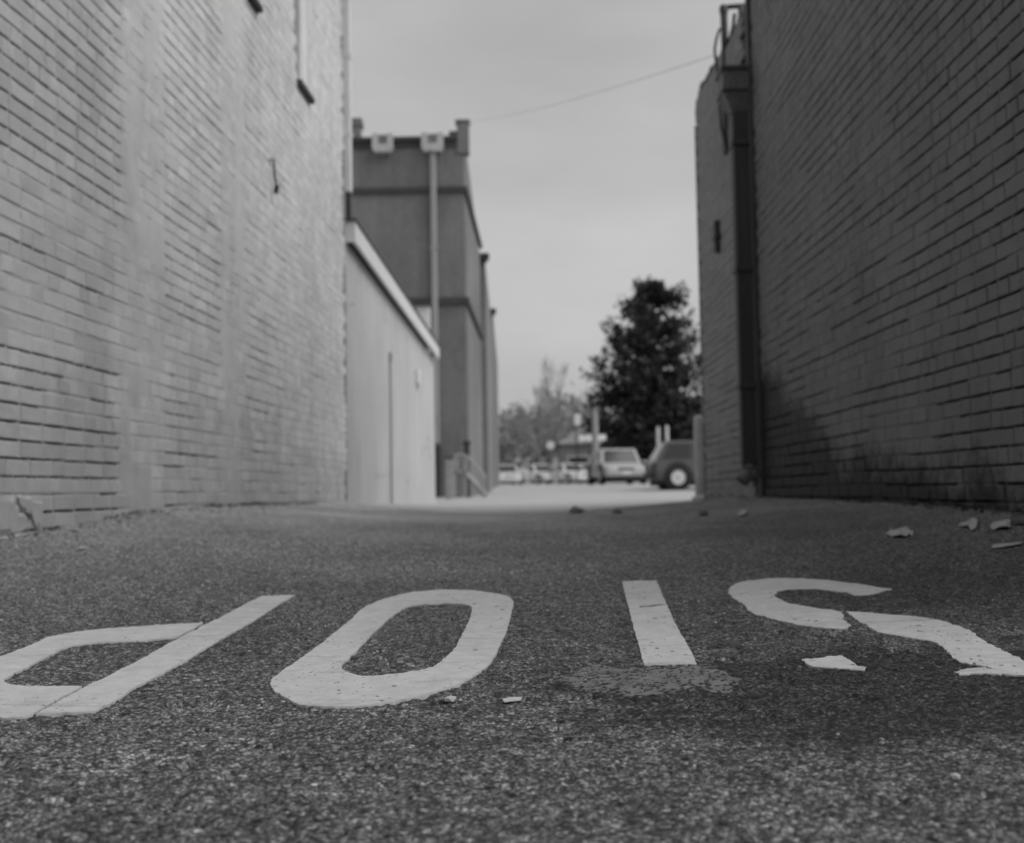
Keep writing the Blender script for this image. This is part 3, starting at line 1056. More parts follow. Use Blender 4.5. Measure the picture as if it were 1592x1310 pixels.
# downpipe with leader head at the far corner
zt = lambda py: at(1160, py, YR1 + .1).z
pu = -.09
mb = MB()
mb.box(pu - .06, -.15, zt(722), pu + .065, -.02, zt(172), .012)
dp = mb.build('downpipe', M['dark_metal'], right)
mb = MB()
hz0, hz1, hz2 = zt(178), zt(150), zt(113)
mb.loft([[(pu - .065, -.155, hz0), (pu + .07, -.155, hz0), (pu + .07, -.015, hz0), (pu - .065, -.015, hz0)], [(pu - .13, -.23, hz1), (pu + .13, -.23, hz1), (pu + .13, -.012, hz1), (pu - .13, -.012, hz1)],
         [(pu - .13, -.23, hz2), (pu + .13, -.23, hz2), (pu + .13, -.012, hz2), (pu - .13, -.012, hz2)]])
lh = mb.build('leader_head', M['rust_metal'], dp)
mb = MB(); mb.box(pu - .145, -.245, hz2 - .03, pu + .145, -.01, hz2 + .012, .006); mb.box(pu - .14, -.24, hz1 - .005, pu + .14, -.011, hz1 + .02, .005)
mb.build('rim', M['dark_metal'], dp)
for py in (225, 420, 600):
    mb = MB(); mb.box(pu - .085, -.16, zt(py) - .025, pu + .09, -.001, zt(py) + .025, .004); mb.build('clamp', M['dark_metal'], dp)
mb = MB(); mb.tube([(pu, -.085, zt(724)), (pu, -.09, zt(735)), (pu + .02, -.15, zt(748))], [.06, .058, .055], 10); mb.build('shoe', M['rust_metal'], dp)
mb = MB(); mb.box(pu + .10, -.03, .15, pu + .16, .02, HR - .03, .006); mb.build('corner_strip', M['dark_metal'], right)

# --- annex beyond it
YA0, YA1 = YR1 + .26, Y_ANNEX_END
annex = empty('brick_building', (RA + RB * YA1, YA1, 0), angR)
tag(annex, 'lower dark brick building beyond the downpipe with tiled parapet', 'building')
LAx = (YA1 - YA0) * CR
za1 = at(1083, 152, YA1).z; za0 = at(1137, 62, YA0 + .7).z
topf = lambda u: za1 + (za0 - za1) * min(u / (LAx - .7), 1.15)
brick_wall(annex, LAx, -.25, 5.4, M['annex_brick'], M['annex_brick'], M['dark_joint'], lambda u, z: .50, seed=3, n_parts=0, top=topf)
nt = 9
for k in range(nt):
    a = -.04 + k * (LAx + .04) / nt; b = a + (LAx + .04) / nt - .012
    mb = MB()
    mb.lathe([(.045, 0), (.06, .012), (.06, (b - a) * .8), (.074, (b - a) * .82), (.074, b - a)], 10, 'x')
    t_ = mb.build('coping_tile', M['coping'], annex, False, (a, .10, topf((a + b) / 2) + .05 + random.uniform(-.012, .012)))
    t_.rotation_euler = (0, -math.atan2(za0 - za1, LAx), random.uniform(-.03, .03))
mb = MB(); mb.box(-.03, -.004, -.4, -.001, 6, za1 - .3); mb.build('end_wall', M['far_brick'], annex)
mb = MB(); mb.box(0, .31, za1 - .7, LAx, 6, za1 - .5); mb.build('roof', M['roof'], annex)
ub = (YA1 - on_line(RA, RB, 1119, 390)) * CR
zz0, zz1 = at(1119, 412, 11.6).z, at(1119, 365, 11.6).z
mb = MB(); mb.box(ub - .045, -.05, zz0, ub + .045, .02, zz1, .01); mb.box(ub - .1, -.06, (zz0 + zz1) / 2 - .03, ub + .1, .02, (zz0 + zz1) / 2 + .02, .01)
mb.build('iron_anchor', M['dark_metal'], annex)

# --- service mast on the roof edge, cables
mY = 10.45
mx = RA + RB * mY
mast = empty('service_mast', (mx, mY, at(1126, 112, mY).z))
tag(mast, 'dark electrical service mast rising above the downpipe head', 'service mast')
mz = mast.location.z
X = lambda px, py: at(px, py, mY) - mast.location
mb = MB(); mb.tube([X(1130, 240), X(1128, 112), X(1125, 12)], .032, 10); mb.build('conduit', M['dark_metal'], mast, True)
mb = MB(); mb.tube([X(1121, 12), X(1160, 9)], .024, 8); mb.build('crossbar', M['dark_metal'], mast)
mb = MB(); mb.tube([X(1152, 9), X(1153, 60), X(1152, 118)], .028, 8); mb.tube([X(1143, 40), X(1142, 118)], .028, 8); mb.build('brace', M['rust_metal'], mast)
mb = MB(); mb.tube([X(1142, 22), X(1140, 40), X(1135, 60), X(1131, 80), X(1134, 100)], .017, 6); mb.tube([X(1150, 30), X(1140, 62), X(1132, 70)], .014, 6); mb.build('jumper_wire', M['cable'], mast)
mb = MB(); mb.lathe([(.036, -.05), (.042, 0), (.03, .03), (.01, .04)], 10, 'z', X(1125, 14)); mb.build('weatherhead', M['dark_metal'], mast, True)
cb = empty('hanging_cable', at(1112, 100, mY - .06))
tag(cb, 'black cable looping down beside the mast and hanging along the wall', 'cable')
C_ = lambda px, py, dy=0: at(px, py, mY - .06 - dy) - cb.location
mb = MB(); mb.tube([C_(1119, 45), C_(1114, 60), C_(1111, 78), C_(1113, 95), C_(1117, 125), C_(1119, 160), C_(1121, 195), C_(1127, 222), C_(1136, 245)], .013, 6)
mb.build('cable', M['cable'], cb, True)
mb = MB(); mb.tube([C_(1130, 170), C_(1132, 200), C_(1134, 225)], .014, 6); mb.build('cable_tail', M['cable'], cb, True)

# --- shed with a pale fascia, left beyond the tall wall
YS0, YS1 = Y_LEFT_END + .06, Y_SHED_END
shed = empty('shed', (LA + LB * YS0, YS0, 0), ang)
tag(shed, 'low pale stuccoed shed with sloping white fascia beyond the tall left wall', 'shed')
LS = (YS1 - YS0) * CL
zf0 = at(546, 377, YS0).z; zf1 = at(678, 558, YS1).z
zt0 = at(546, 345, YS0).z; zt1 = at(678, 541, YS1).z
mb = MB()
N_ = 40
mb.prism([(0, -.4), (LS, -.4), (LS, zf1 + .02), (0, zf0 + .02)], 'y', 0, .2)
mb.build('wall', M['stucco'], shed)
mb = MB(); mb.box(LS - .2, .2, -.4, LS - .001, 4, zf1 - .1); mb.build('end_wall', M['stucco'], shed)
mb = MB(); mb.prism([(-.03, zf0), (LS - .02, zf1), (LS - .02, zt1), (-.03, zt0)], 'y', -.10, -.065); mb.build('fascia', M['white_paint'], shed)
mb = MB(); mb.prism([(-.03, zf0), (.015, zf0), (.015, zt0), (-.03, zt0)], 'y', -.063, .0); mb.build('fascia_return', M['white_paint'], shed)
mb = MB(); mb.prism([(.016, zf0 + .05), (LS - .03, zf1 + .05), (LS - .03, zf1 + .07), (.016, zf0 + .07)], 'y', -.064, -.001); mb.build('soffit', M['slate_shade'], shed)
mb = MB(); mb.prism([(-.05, zt0 + .001), (LS, zt1 + .001), (LS, zt1 + .03), (-.05, zt0 + .03)], 'y', -.115, 4); mb.build('roof', M['roof'], shed)
uc = (on_line(LA, LB, 607) - YS0) * CL
zc1 = at(607, 558, YS0 + uc).z
mb = MB(); mb.tube([(uc, -.018, -.2), (uc, -.018, zc1)], .013, 6); mb.box(uc - .03, -.04, zc1 - .02, uc + .03, 0.002, zc1 + .08); mb.build('conduit', M['grey_metal'], shed)
ub = (on_line(LA, LB, 650) - YS0) * CL
mb = MB(); mb.box(ub - .12, -.05, at(650, 598, YS0 + ub).z, ub + .12, .002, at(650, 574, YS0 + ub).z, .01); mb.box(ub - .03, -.04, at(650, 606, YS0 + ub).z, ub + .03, .002, at(650, 599, YS0 + ub).z); mb.build('junction_box', M['white_paint'], shed)

# --- white outbuilding peeping over the shed
YO = 24.5
a = at(632, 476, YO); b = at(667, 476, YO)
ob = empty('outbuilding', (a.x, YO, 0))
tag(ob, 'pale gabled outbuilding just showing between the shed roof and the grey downspout', 'outbuilding')
w_ = b.x - a.x
mb = MB(); mb.prism([(-1.6, -.3), (w_, -.3), (w_, a.z), (-1.6, a.z - .02)], 'y', 0, .35); mb.build('wall', M['white_paint'], ob)
mb = MB(); mb.box(-1.7, -.08, a.z + .002, w_ + .02, .4, a.z + .05); mb.build('roof', M['slate_shade'], ob)

# --- tall grey brick building closing the left side
YM = 30.0
mc = at(726, 600, YM)                    # its corner on the alley
vpd = ray(848, 762); mb_dir = vpd.x / vpd.y
mid = empty('brick_building', (mc.x, YM, 0))
tag(mid, 'tall grey brick building with string courses and two pale gutter boxes beyond the shed', 'building')
zb1 = at(726, 218, YM).z; zb_pier = at(726, 190, YM).z
xl = at(557, 400, YM).x - mc.x
xm = -9.0
DEPM = 7.2
sx = mb_dir * DEPM
ztop_far = at(748, 398, YM + DEPM).z
mb = MB()
mb.loft([[(xm, 0, -.4), (-.001, 0, -.4), (-.001, 0, zb1), (xm, 0, zb1)], [(xm, .4, -.4), (-.001, .4, -.4), (-.001, .4, zb1), (xm, .4, zb1)]]); mb.build('wall', M['far_brick'], mid)
mb = MB()
q0 = mb_dir * .402
mb.add([(q0, .402, -.4), (sx, DEPM, -.4), (sx, DEPM, ztop_far), (q0, .402, zb_pier - .1), (q0 - .4, .402, -.4), (sx - .4, DEPM, -.4), (sx - .4, DEPM, ztop_far), (q0 - .4, .402, zb_pier - .1)],
       [(0, 1, 2, 3), (4, 7, 6, 5), (3, 2, 6, 7), (0, 3, 7, 4), (1, 5, 6, 2)])
mb.build('side_wall', M['far_brick'], mid)
pw = .22
mb = MB(); mb.box(-pw + .06, -.05, zb1 - .35, .15, .3, zb_pier, .015); mb.box(-pw + .02, -.08, zb_pier + .001, .18, .34, zb_pier + .05); mb.build('pier', M['far_brick'], mid)
mb = MB(); mb.box(xl - .14, -.05, zb1 - .1, xl + .09, .3, at(555, 196, YM).z, .015); mb.box(xl - .16, -.08, at(555, 196, YM).z + .001, xl + .13, .34, at(555, 185, YM).z); mb.build('pier', M['far_brick'], mid)
mb = MB(); mb.box(xm, -.13, zb1 - .02, -pw + .03, .42, zb1 + .09, .01); mb.build('coping', M['coping'], mid)
mb = MB(); mb.box(xm, -.06, zb1 - .16, -pw + .03, -.001, zb1 - .03); mb.build('corbel', M['coping'], mid)
for py, h_ in ((296, .13), (469, .16)):
    zc = at(640, py, YM).z
    mb = MB()
    mb.box(xm, -.09, zc - h_ / 2, .0, -.001, zc + h_ / 2)
    n0 = Vector((1, -mb_dir, 0)).normalized() * .09
    dz = 0.0
    mb.add([(0.001, -.09, zc - h_ / 2), (n0.x, -.09, zc - h_ / 2), (sx + n0.x, DEPM, zc - h_ / 2), (sx, DEPM, zc - h_ / 2), (0.001, -.09, zc + h_ / 2), (n0.x, -.09, zc + h_ / 2), (sx + n0.x, DEPM, zc + h_ / 2), (sx, DEPM, zc + h_ / 2)],
           [(0, 3, 2, 1), (4, 5, 6, 7), (0, 1, 5, 4), (1, 2, 6, 5), (2, 3, 7, 6), (3, 0, 4, 7)])
    mb.build('string_course', M['coping'], mid)  # dark colour stands in for the shadow along the course
for i, (pa, pb) in enumerate(((580, 612), (656, 690))):
    x0 = at(pa, 225, YM).x - mc.x; x1 = at(pb, 225, YM).x - mc.x
    z0, z1 = at(600, 240, YM).z, at(600, 212, YM).z
    wd = x1 - x0
    mb = MB()
    mb.prism([(x0 + .06, z0), (x1 - .06, z0), (x1, z0 + .1), (x1, z1), (x1 - wd * .28, z1), (x1 - wd * .3, z0 + .2), (x0 + wd * .3, z0 + .2), (x0 + wd * .28, z1), (x0, z1), (x0, z0 + .1)], 'y', -.26, -.002)
    gb = mb.build('gutter_box', M['stucco'], mid)
    mb = MB(); mb.box(x0 + wd * .30, -.2, z0 + .19, x1 - wd * .3, -.14, z1 - .02); mb.build('inlet', M['far_brick'], gb)
xd = at(674, 300, YM).x - mc.x
mb = MB(); mb.box(xd - .075, -.17, at(680, 690, YM).z, xd + .075, -.03, z0 - .001, .02); dsm = mb.build('downspout', M['grey_metal'], mid)
for z_ in (2.2, 4.4, 6.6):
    mb = MB(); mb.box(xd - .1, -.18, z_, xd + .1, -.001, z_ + .06); mb.build('strap', M['grey_metal'], dsm)
mb = MB(); mb.box(xm, .4, zb1 - .6, -.4, DEPM, zb1 - .4); mb.build('roof', M['roof'], mid)
mb = MB(); mb.box(at(679, 700, YM).x - mc.x - .3, -.22, 0, at(685, 700, YM).x - mc.x, -.004, at(680, 693, YM).z - .003); mb.build('door', M['dark_metal'], mid)

# --- two lower buildings farther along
for k, (pxa, pxb, pt, Yb, dep, mt, lab) in enumerate([(747, 757, 402, 37.6, 9, M['far_brick'], 'dark brick building with a small cornice directly behind the tall grey one'),
                                                      (757, 768, 486, 48, 14, M['far_brick'], 'lowest brick building at the far end of the left row')]):
    cx = at(pxb, 600, Yb).x
    bo = empty('brick_building', (cx, Yb, 0))
    tag(bo, lab, 'building')
    zt_ = at(pxb, pt, Yb).z
    d_ = .062 if k == 0 else .035
    sh_ = d_ * dep * .0 + ray(812, 762).x * dep * (1 if k == 0 else .0)
    mb = MB()
    z_far = zt_ * (.93 if k else .86)
    mb.loft([[(-4, 0, -.4), (0, 0, -.4), (0, 0, zt_), (-4, 0, zt_)], [(-4 + sh_, dep, -.4), (sh_, dep, -.4), (sh_, dep, z_far), (-4 + sh_, dep, z_far)]])
    mb.build('wall', mt, bo)
    mb = MB(); mb.box(-4, -.16, zt_ + .002, .14, .3, zt_ + .16, .02); mb.box(-4, -.1, zt_ - .14, .08, -.001, zt_ - .001); mb.build('cornice', M['coping'], bo)

# ------------------------------------------------------------------ things at the foot of the grey building
YP = 27.0
def standing(px, Y):
    p = at(px, 765, Y); return Vector((p.x, Y, g(p.x, Y)))


p = standing(699, 26.0)
bo = empty('post', p)
tag(bo, 'short pale square post by the steps of the grey building', 'post')
hp = at(699, 713, 26.0).z - p.z
mb = MB(); mb.box(-.085, -.085, -.05, .085, .085, hp, .012); mb.build('shaft', M['timber'], bo)
mb = MB(); mb.box(-.10, -.10, hp + .001, .10, .10, hp + .05, .01); mb.build('cap', M['coping'], bo)
p = standing(716, 27.6)
st = empty('loading_steps', p)
tag(st, 'pale timber loading steps with sloping handrails against the grey building', 'steps')
x0 = at(708, 760, 27.6).x - p.x; x1 = at(756, 760, 27.6).x - p.x
W_ = x1 - x0
hp = at(735, 736, 27.6).z - p.z
for k in range(4):
    z_ = hp * (1 - (k + .5) / 4.2); xa = x0 + W_ * (.38 + .15 * k)
    mb = MB(); mb.box(xa, -.5, z_ - .03, xa + W_ * .2, .5, z_ + .03, .006); mb.build('tread', M['timber'], st)
mb = MB(); mb.box(x0, -.55, hp, x0 + W_ * .40, .55, hp + .06, .006); mb.build('platform', M['timber'], st)
for yy in (-.52, .52):
    mb = MB(); mb.tube([(x0 + W_ * .36, yy, hp + .42), (x1 - .03, yy, .50)], .035, 6); mb.tube([(x0 + .03, yy, hp + .42), (x0 + W_ * .36, yy, hp + .42)], .035, 6); mb.build('handrail', M['timber'], st)
    mb = MB(); mb.tube([(x0 + W_ * .36, yy, hp), (x1 - .03, yy, .09)], .06, 4); mb.build('stringer', M['timber'], st)
    for xx, z1_ in ((x0 + .03, hp + .42), (x0 + W_ * .36, hp + .42), (x1 - .04, .5)):
        mb = MB(); mb.box(xx - .03, yy - .03, -.05, xx + .03, yy + .03, z1_); mb.build('newel', M['timber'], st)
p = standing(727, 28.4)
bo = empty('vent_pipe', p)
tag(bo, 'dark vent pipe standing behind the loading steps', 'pipe')
mb = MB(); mb.tube([(0, 0, -.05), (0, 0, at(727, 690, 28.4).z - p.z)], .07, 8); mb.build('pipe', M['dark_metal'], bo, True)
mb = MB(); mb.lathe([(.1, 0), (.11, .05), (.02, .1)], 10, 'z', (0, 0, at(727, 690, 28.4).z - p.z)); mb.build('cowl', M['dark_metal'], bo, True)

# --- pale bollard at the corner of the right-hand building
yb = Y_ANNEX_END + .12
p = at(1090, 776, yb); p.z = g(p.x, yb)
bo = empty('bollard', p)
tag(bo, 'pale round topped bollard at the far corner of the dark building', 'bollard')
hb = at(1090, 645, yb).z - p.z
mb = MB(); mb.lathe([(.062, -.05), (.058, hb - .05), (.05, hb - .02), (.03, hb - .003), (.004, hb)], 16, 'z'); mb.build('shaft', M['bollard'], bo, True)
mb = MB(); mb.lathe([(.10, -.03), (.095, .03), (.063, .05)], 16, 'z'); mb.build('footing', M['bollard'], bo, True)

# ------------------------------------------------------------------ vehicles
def ring(xc, w, zb, zm, zt_, in_=.9):
    return [(xc, -w * in_, zb), (xc, w * in_, zb), (xc, w, zb + (zm - zb) * .35), (xc, w, zm), (xc, w * .93, zt_ - .02), (xc, w * .86, zt_), (xc, -w * .86, zt_), (xc, -w * .93, zt_ - .02), (xc, -w, zm), (xc, -w, zb + (zm - zb) * .35)]


def car(name, label, cat, loc, rz, L, W, H, paint, style='sedan', group=None):
    """front towards local -X; origin on the ground in the middle"""
    t = empty(name, loc, rz); tag(t, label, cat, group)
    w = W / 2; belt = H * (.60 if style != 'suv' else .58); gc = .2 if style != 'suv' else .28
    wr = .31 if style != 'suv' else .385
    fx, rx = -L / 2, L / 2
    hood = belt * (.90 if style != 'suv' else .94)
    if style == 'sedan': ax, bx, cx, dx = fx + L * .27, fx + L * .42, fx + L * .72, fx + L * .88
    else: ax, bx, cx, dx = fx + L * .24, fx + L * .37, fx + L * .90, fx + L * .985
    mb = MB()
    mb.loft([ring(fx, w * .80, gc + .10, gc + .3, hood * .78), ring(fx + .06, w * .9, gc + .02, gc + .32, hood * .86), ring(fx + .3, w * .98, gc, gc + .35, hood * .93), ring(ax, w, gc, gc + .36, hood), ring(ax + .12, w, gc, gc + .36, belt),
             ring(0, w, gc, gc + .36, belt + .01), ring(dx - .05, w, gc, gc + .36, belt + .01), ring(rx - .25, w * .98, gc, gc + .36, belt * (.98 if style == 'sedan' else 1)), ring(rx - .05, w * .92, gc + .04, gc + .34, belt * .94), ring(rx, w * .84, gc + .12, gc + .32, belt * .84)])
    body = mb.build('body', paint, t, True)
    # cabin
    wt = w * .78; wb = w * .92
    def cab(x, hw, z): return [(x, -hw, z), (x, hw, z)]
    base = [(ax, wb * .94), (dx, wb * .94)]; roofp = [(bx, wt), (cx, wt)]
    mb = MB()
    v = [(ax, -wb, belt - .03), (ax, wb, belt - .03), (dx, wb, belt - .03), (dx, -wb, belt - .03), (bx, -wt, H - .03), (bx, wt, H - .03), (cx, wt, H - .03), (cx, -wt, H - .03),
         (bx + .12, -wt * .85, H), (bx + .12, wt * .85, H), (cx - .1, wt * .85, H), (cx - .1, -wt * .85, H)]
    mb.add(v, [(0, 1, 5, 4), (1, 2, 6, 5), (2, 3, 7, 6), (3, 0, 4, 7), (4, 5, 9, 8), (5, 6, 10, 9), (6, 7, 11, 10), (7, 4, 8, 11), (8, 9, 10, 11)])
    mb.build('cabin', paint, t)

    def pane(nm, q, s=(.08, .92, .12, .9), off=.012):
        a, b, c, d = [Vector(x) for x in q]
        def P(u_, v_): return a.lerp(b, u_).lerp(d.lerp(c, u_), v_)
        n_ = (b - a).cross(d - a).normalized() * off
        mb = MB(); pts = [P(s[0], s[2]), P(s[1], s[2]), P(s[1], s[3]), P(s[0], s[3])]
        mb.add([x + n_ for x in pts] + [x - n_ for x in pts], [(0, 1, 2, 3), (7, 6, 5, 4), (0, 4, 5, 1), (1, 5, 6, 2), (2, 6, 7, 3), (3, 7, 4, 0)])
        mb.build(nm, M['glass'], t)
    V_ = [Vector(x) for x in v]
    pane('windscreen', (V_[0], V_[1], V_[5], V_[4]), (.06, .94, .1, .94))
    pane('rear_window', (V_[2], V_[3], V_[7], V_[6]), (.08, .92, .14, .9))
    for s_ in (1, -1):
        q = (V_[1], V_[2], V_[6], V_[5]) if s_ > 0 else (V_[3], V_[0], V_[4], V_[7])
        cuts = ((.07, .44, .16, .9), (.47, .80, .16, .9)) if style == 'sedan' else ((.05, .33, .16, .9), (.36, .64, .16, .9), (.67, .95, .16, .9))
        for c_ in cuts:
            c2 = c_ if s_ > 0 else (1 - c_[1], 1 - c_[0], c_[2], c_[3])
            pane('side_window', q, c2)
        for xw in (fx + L * .19, rx - L * .17):
            mb = MB()
            mb.lathe([(wr * .6, -.1), (wr * .93, -.1), (wr, -.07), (wr, .07), (wr * .93, .1), (wr * .6, .1)], 20, 'y', caps=False)
            wh = mb.build('wheel', M['rubber'], t, True, (xw, s_ * (w - .06), wr))
            mb = MB()
            sd = s_
            mb.lathe([(wr * .62, .085 * sd), (wr * .60, .104 * sd), (wr * .5, .09 * sd), (wr * .18, .098 * sd), (.03, .106 * sd)], 20, 'y', caps=False); mb.build('rim', M['alloy'], wh)
            mb = MB()                                       # dark wheel arch
            mb.lathe([(wr * 1.24, -.02 * sd), (wr * 1.22, .008 * sd), (wr * 1.02, .008 * sd), (wr * 1.02, -.02 * sd)], 20, 'y', caps=False)
            mb.build('wheel_arch', M['black_trim'], t, False, (xw, s_ * w, wr * 1.06))
        mb = MB(); mb.box(ax + .05, s_ * w + (.0 if s_ > 0 else -.16), belt + .0, ax + .17, s_ * w + (.16 if s_ > 0 else 0), belt + .12, .02); mb.build('mirror', paint, t)
        mb = MB(); mb.box(fx - .012, s_ * w * .62 - .15, hood * .72, fx + .12, s_ * w * .62 + .13, hood * .72 + .12, .02); mb.build('headlight', M['lens'], t)
        mb = MB(); mb.box(rx - .12, s_ * w * .72 - .1, belt * .70, rx + .012, s_ * w * .72 + .1, belt * .70 + .2, .02); mb.build('tail_light', M['black_trim'], t)
        mb = MB()
        for xh in (ax + L * .2, ax + L * .42):
            mb.box(xh, s_ * (w + .004) - .012, belt - .14, xh + .16, s_ * (w + .004) + .012, belt - .105)
        mb.build('door_handle', M['black_trim'], t)
    mb = MB(); mb.box(fx - .01, -w * .38, hood * .68, fx + .1, w * .38, hood * .68 + .11, .015); mb.build('grille', M['black_trim'], t)
    mb = MB(); mb.box(fx - .07, -w * .86, gc + .08, fx + .1, w * .86, gc + .26, .03); mb.build('bumper', paint, t)
    mb = MB(); mb.box(rx - .1, -w * .88, gc + .08, rx + .07, w * .88, gc + .28, .03); mb.build('bumper', M['black_trim'] if style == 'suv' else paint, t)
    mb = MB(); mb.box(fx - .078, -.16, gc + .12, fx - .071, .16, gc + .22); mb.build('number_plate', M['sign_white'], t)
    mb = MB(); mb.box(fx + .15, -w * .8, .12, rx - .15, w * .8, gc + .08); mb.build('underbody', M['black_trim'], t)
    return t


def lotp(px, Y):
    p = at(px, 760, Y); return Vector((p.x, Y, g(p.x, Y)))


# front towards the camera: local -X must face -Y  ->  rotate by +90 degrees
p = lotp(962, 47.6); p.y += 1.0
car('minivan', 'silver minivan facing the camera in the middle of the lot', 'van', p, R(90 + 6), 4.2, 1.78, 1.46, M['car_silver'], 'suv')
p = lotp(1010, 39.4); p.x += 2.32
car('sport_utility_vehicle', 'dark sport utility vehicle half hidden behind the bollard and wall', 'car', p, R(180 + 3), 4.7, 1.85, 1.58, M['car_dark'], 'suv')
labs = ['white car half hidden by the left row of buildings', 'white sedan in the row, next to the trestle barrier', 'white sedan in the row, right of the short white post', 'white car parked directly left of the silver minivan']
for k, (px, rr) in enumerate(((786, 8), (838, 30), (884, 28), (913, 12))):
    p = lotp(px, 84 + (k % 2) * 1.5)
    car('parked_car', labs[k], 'car', p, R(90 + rr), 4.5, 1.8, 1.42, M['car_white'], 'sedan', 'white cars parked at the back of the lot')

# trestle barrier
p = lotp(812, 62)
tr = empty('trestle_barrier', p)
tag(tr, 'small white trestle barrier standing before the white parked cars', 'barrier')
for s_ in (-1, 1):
    for q in (-1, 1):
        mb = MB(); mb.tube([(s_ * .30, q * .22, 0), (s_ * .20, 0, .80)], .045, 6); mb.build('leg', M['white_paint'], tr)
mb = MB(); mb.box(-.36, -.03, .66, .36, .03, .86, .01); mb.build('board', M['white_paint'], tr)

# ------------------------------------------------------------------ poles, signs, far house
p = lotp(927, 62)
po = empty('utility_pole', p)
tag(po, 'pale wooden pole rising behind the silver minivan', 'pole')
hp = at(927, 640, 62).z - p.z
mb = MB(); mb.tube([(0, 0, -.3), (0, 0, hp)], [.2, .16], 12); mb.build('shaft', M['pole_wood'], po, True)
mb = MB(); mb.lathe([(.17, 0), (.18, .04), (.02, .1)], 12, 'z', (0, 0, hp)); mb.build('cap', M['grey_metal'], po)


def sign(name, label, px, Y, boards, group=None, post_r=.035):
    p = lotp(px, Y)
    t = empty(name, p); tag(t, label, 'sign', group)
    top = 0
    for (bx, by, bw, bh, shp) in boards:
        c = at(bx, by, Y) - p
        mb = MB()
        if shp == 'o':
            mb.lathe([(bw * .9, -.012), (bw, -.008), (bw, .008), (bw * .9, .012)], 8, 'y', (c.x, -.06, c.z))
        else: mb.box(c.x - bw, -.075, c.z - bh, c.x + bw, -.05, c.z + bh, .008)
        mb.build('sign_plate', M['sign_white'], t)
        top = max(top, c.z)
    mb = MB(); mb.tube([(0, 0, -.1), (0, 0, top + .1)], post_r, 8); mb.build('post', M['dark_metal'], t, True)
    lo = min(at(b_[0], b_[1], Y).x - p.x for b_ in boards); hi = max(at(b_[0], b_[1], Y).x - p.x for b_ in boards)
    if hi - lo > .3:
        mb = MB(); mb.box(min(lo, 0), -.048, top - .04, max(hi, 0), -.03, top + .02); mb.build('bracket', M['dark_metal'], t)
    return t


sign('road_sign', 'tall narrow white sign on a thin post left of the wooden pole', 898, 70, [(898, 652, .17, .33, 'r')])
sign('road_sign', 'round white sign on a thin post before the bare trees', 856, 72, [(856, 692, .27, .27, 'o')])
sign('street_sign', 'white street name boards on a bracket beside the wooden pole', 918, 66, [(905, 681, .18, .16, 'r'), (916, 681, .18, .16, 'r'), (936, 680, .22, .17, 'r')])
p = lotp(865, 74)
bo = empty('marker_post', p); tag(bo, 'short white marker post among the white parked cars', 'post')
mb = MB(); mb.lathe([(.14, -.1), (.13, 1.5), (.1, 1.62), (.02, 1.66)], 12, 'z'); mb.build('shaft', M['white_paint'], bo, True)
mb = MB(); mb.lathe([(.145, 1.2), (.145, 1.32)], 12, 'z'); mb.build('band', M['sign_white'], bo)
for k, (px, lab) in enumerate(((1025, 'left one of two thin white posts behind the dark vehicle'), (1039, 'right one of two thin white posts behind the dark vehicle'))):
    p = lotp(px, 52)
    bo = empty('white_post', p); tag(bo, lab, 'post', 'two thin white posts behind the dark vehicle')
    hh = at(px, 666 - 2 * k, 52).z - p.z
    mb = MB(); mb.tube([(0, 0, -.1), (0, 0, hh)], .075, 10); mb.build('shaft', M['white_paint'], bo, True)
    mb = MB(); mb.lathe([(.08, hh), (.07, hh + .05), (.01, hh + .08)], 10, 'z'); mb.build('cap', M['white_paint'], bo, True)

YH = 92.0
pa = at(874, 745, YH); pb = at(1030, 745, YH)
ho = empty('low_building', (pa.x, YH, g(pa.x, YH)))
tag(ho, 'low grey brick house with a wide dark opening under the evergreen tree', 'house')
wd = pb.x - pa.x; zw = at(900, 690, YH).z - ho.location.z; zr = at(940, 664, YH).z - ho.location.z
for (x0, x1, z0, z1) in ((0, wd * .28, -.4, zw), (wd * .76, wd, -.4, zw), (wd * .28, wd * .76, zw - .55, zw)):
    mb = MB(); mb.box(x0, 0, z0, x1, .3, z1); mb.build('wall', M['far_brick'], ho)
mb = MB(); mb.box(0, 6.7, -.4, wd, 7, zw); mb.box(-.001, .3, -.4, .3, 6.7, zw); mb.box(wd - .3, .3, -.4, wd + .001, 6.7, zw); mb.build('rear_wall', M['far_brick'], ho)
mb = MB(); mb.loft([[(-.4, -.5, zw + .01), (wd + .4, -.5, zw + .01), (wd + .4, 7.4, zw + .01), (-.4, 7.4, zw + .01)], [(wd * .25, 3.2, zr + .3), (wd * .75, 3.2, zr + .3), (wd * .75, 3.6, zr + .3), (wd * .25, 3.6, zr + .3)]]); mb.build('roof', M['far_brick'], ho)
mb = MB(); mb.box(wd * .28, .35, -.3, wd * .76, .4, zw - .552); mb.build('garage_door', M['dark_metal'], ho)
for xw in (.06, .16):
    mb = MB(); mb.box(wd * xw, -.04, 1.0, wd * xw + .9, .0, 2.1, .01); f_ = mb.build('window', M['white_paint'], ho)
    mb = MB(); mb.box(wd * xw + .08, -.05, 1.08, wd * xw + .82, -.041, 2.02); mb.build('pane', M['window_glass'], f_)

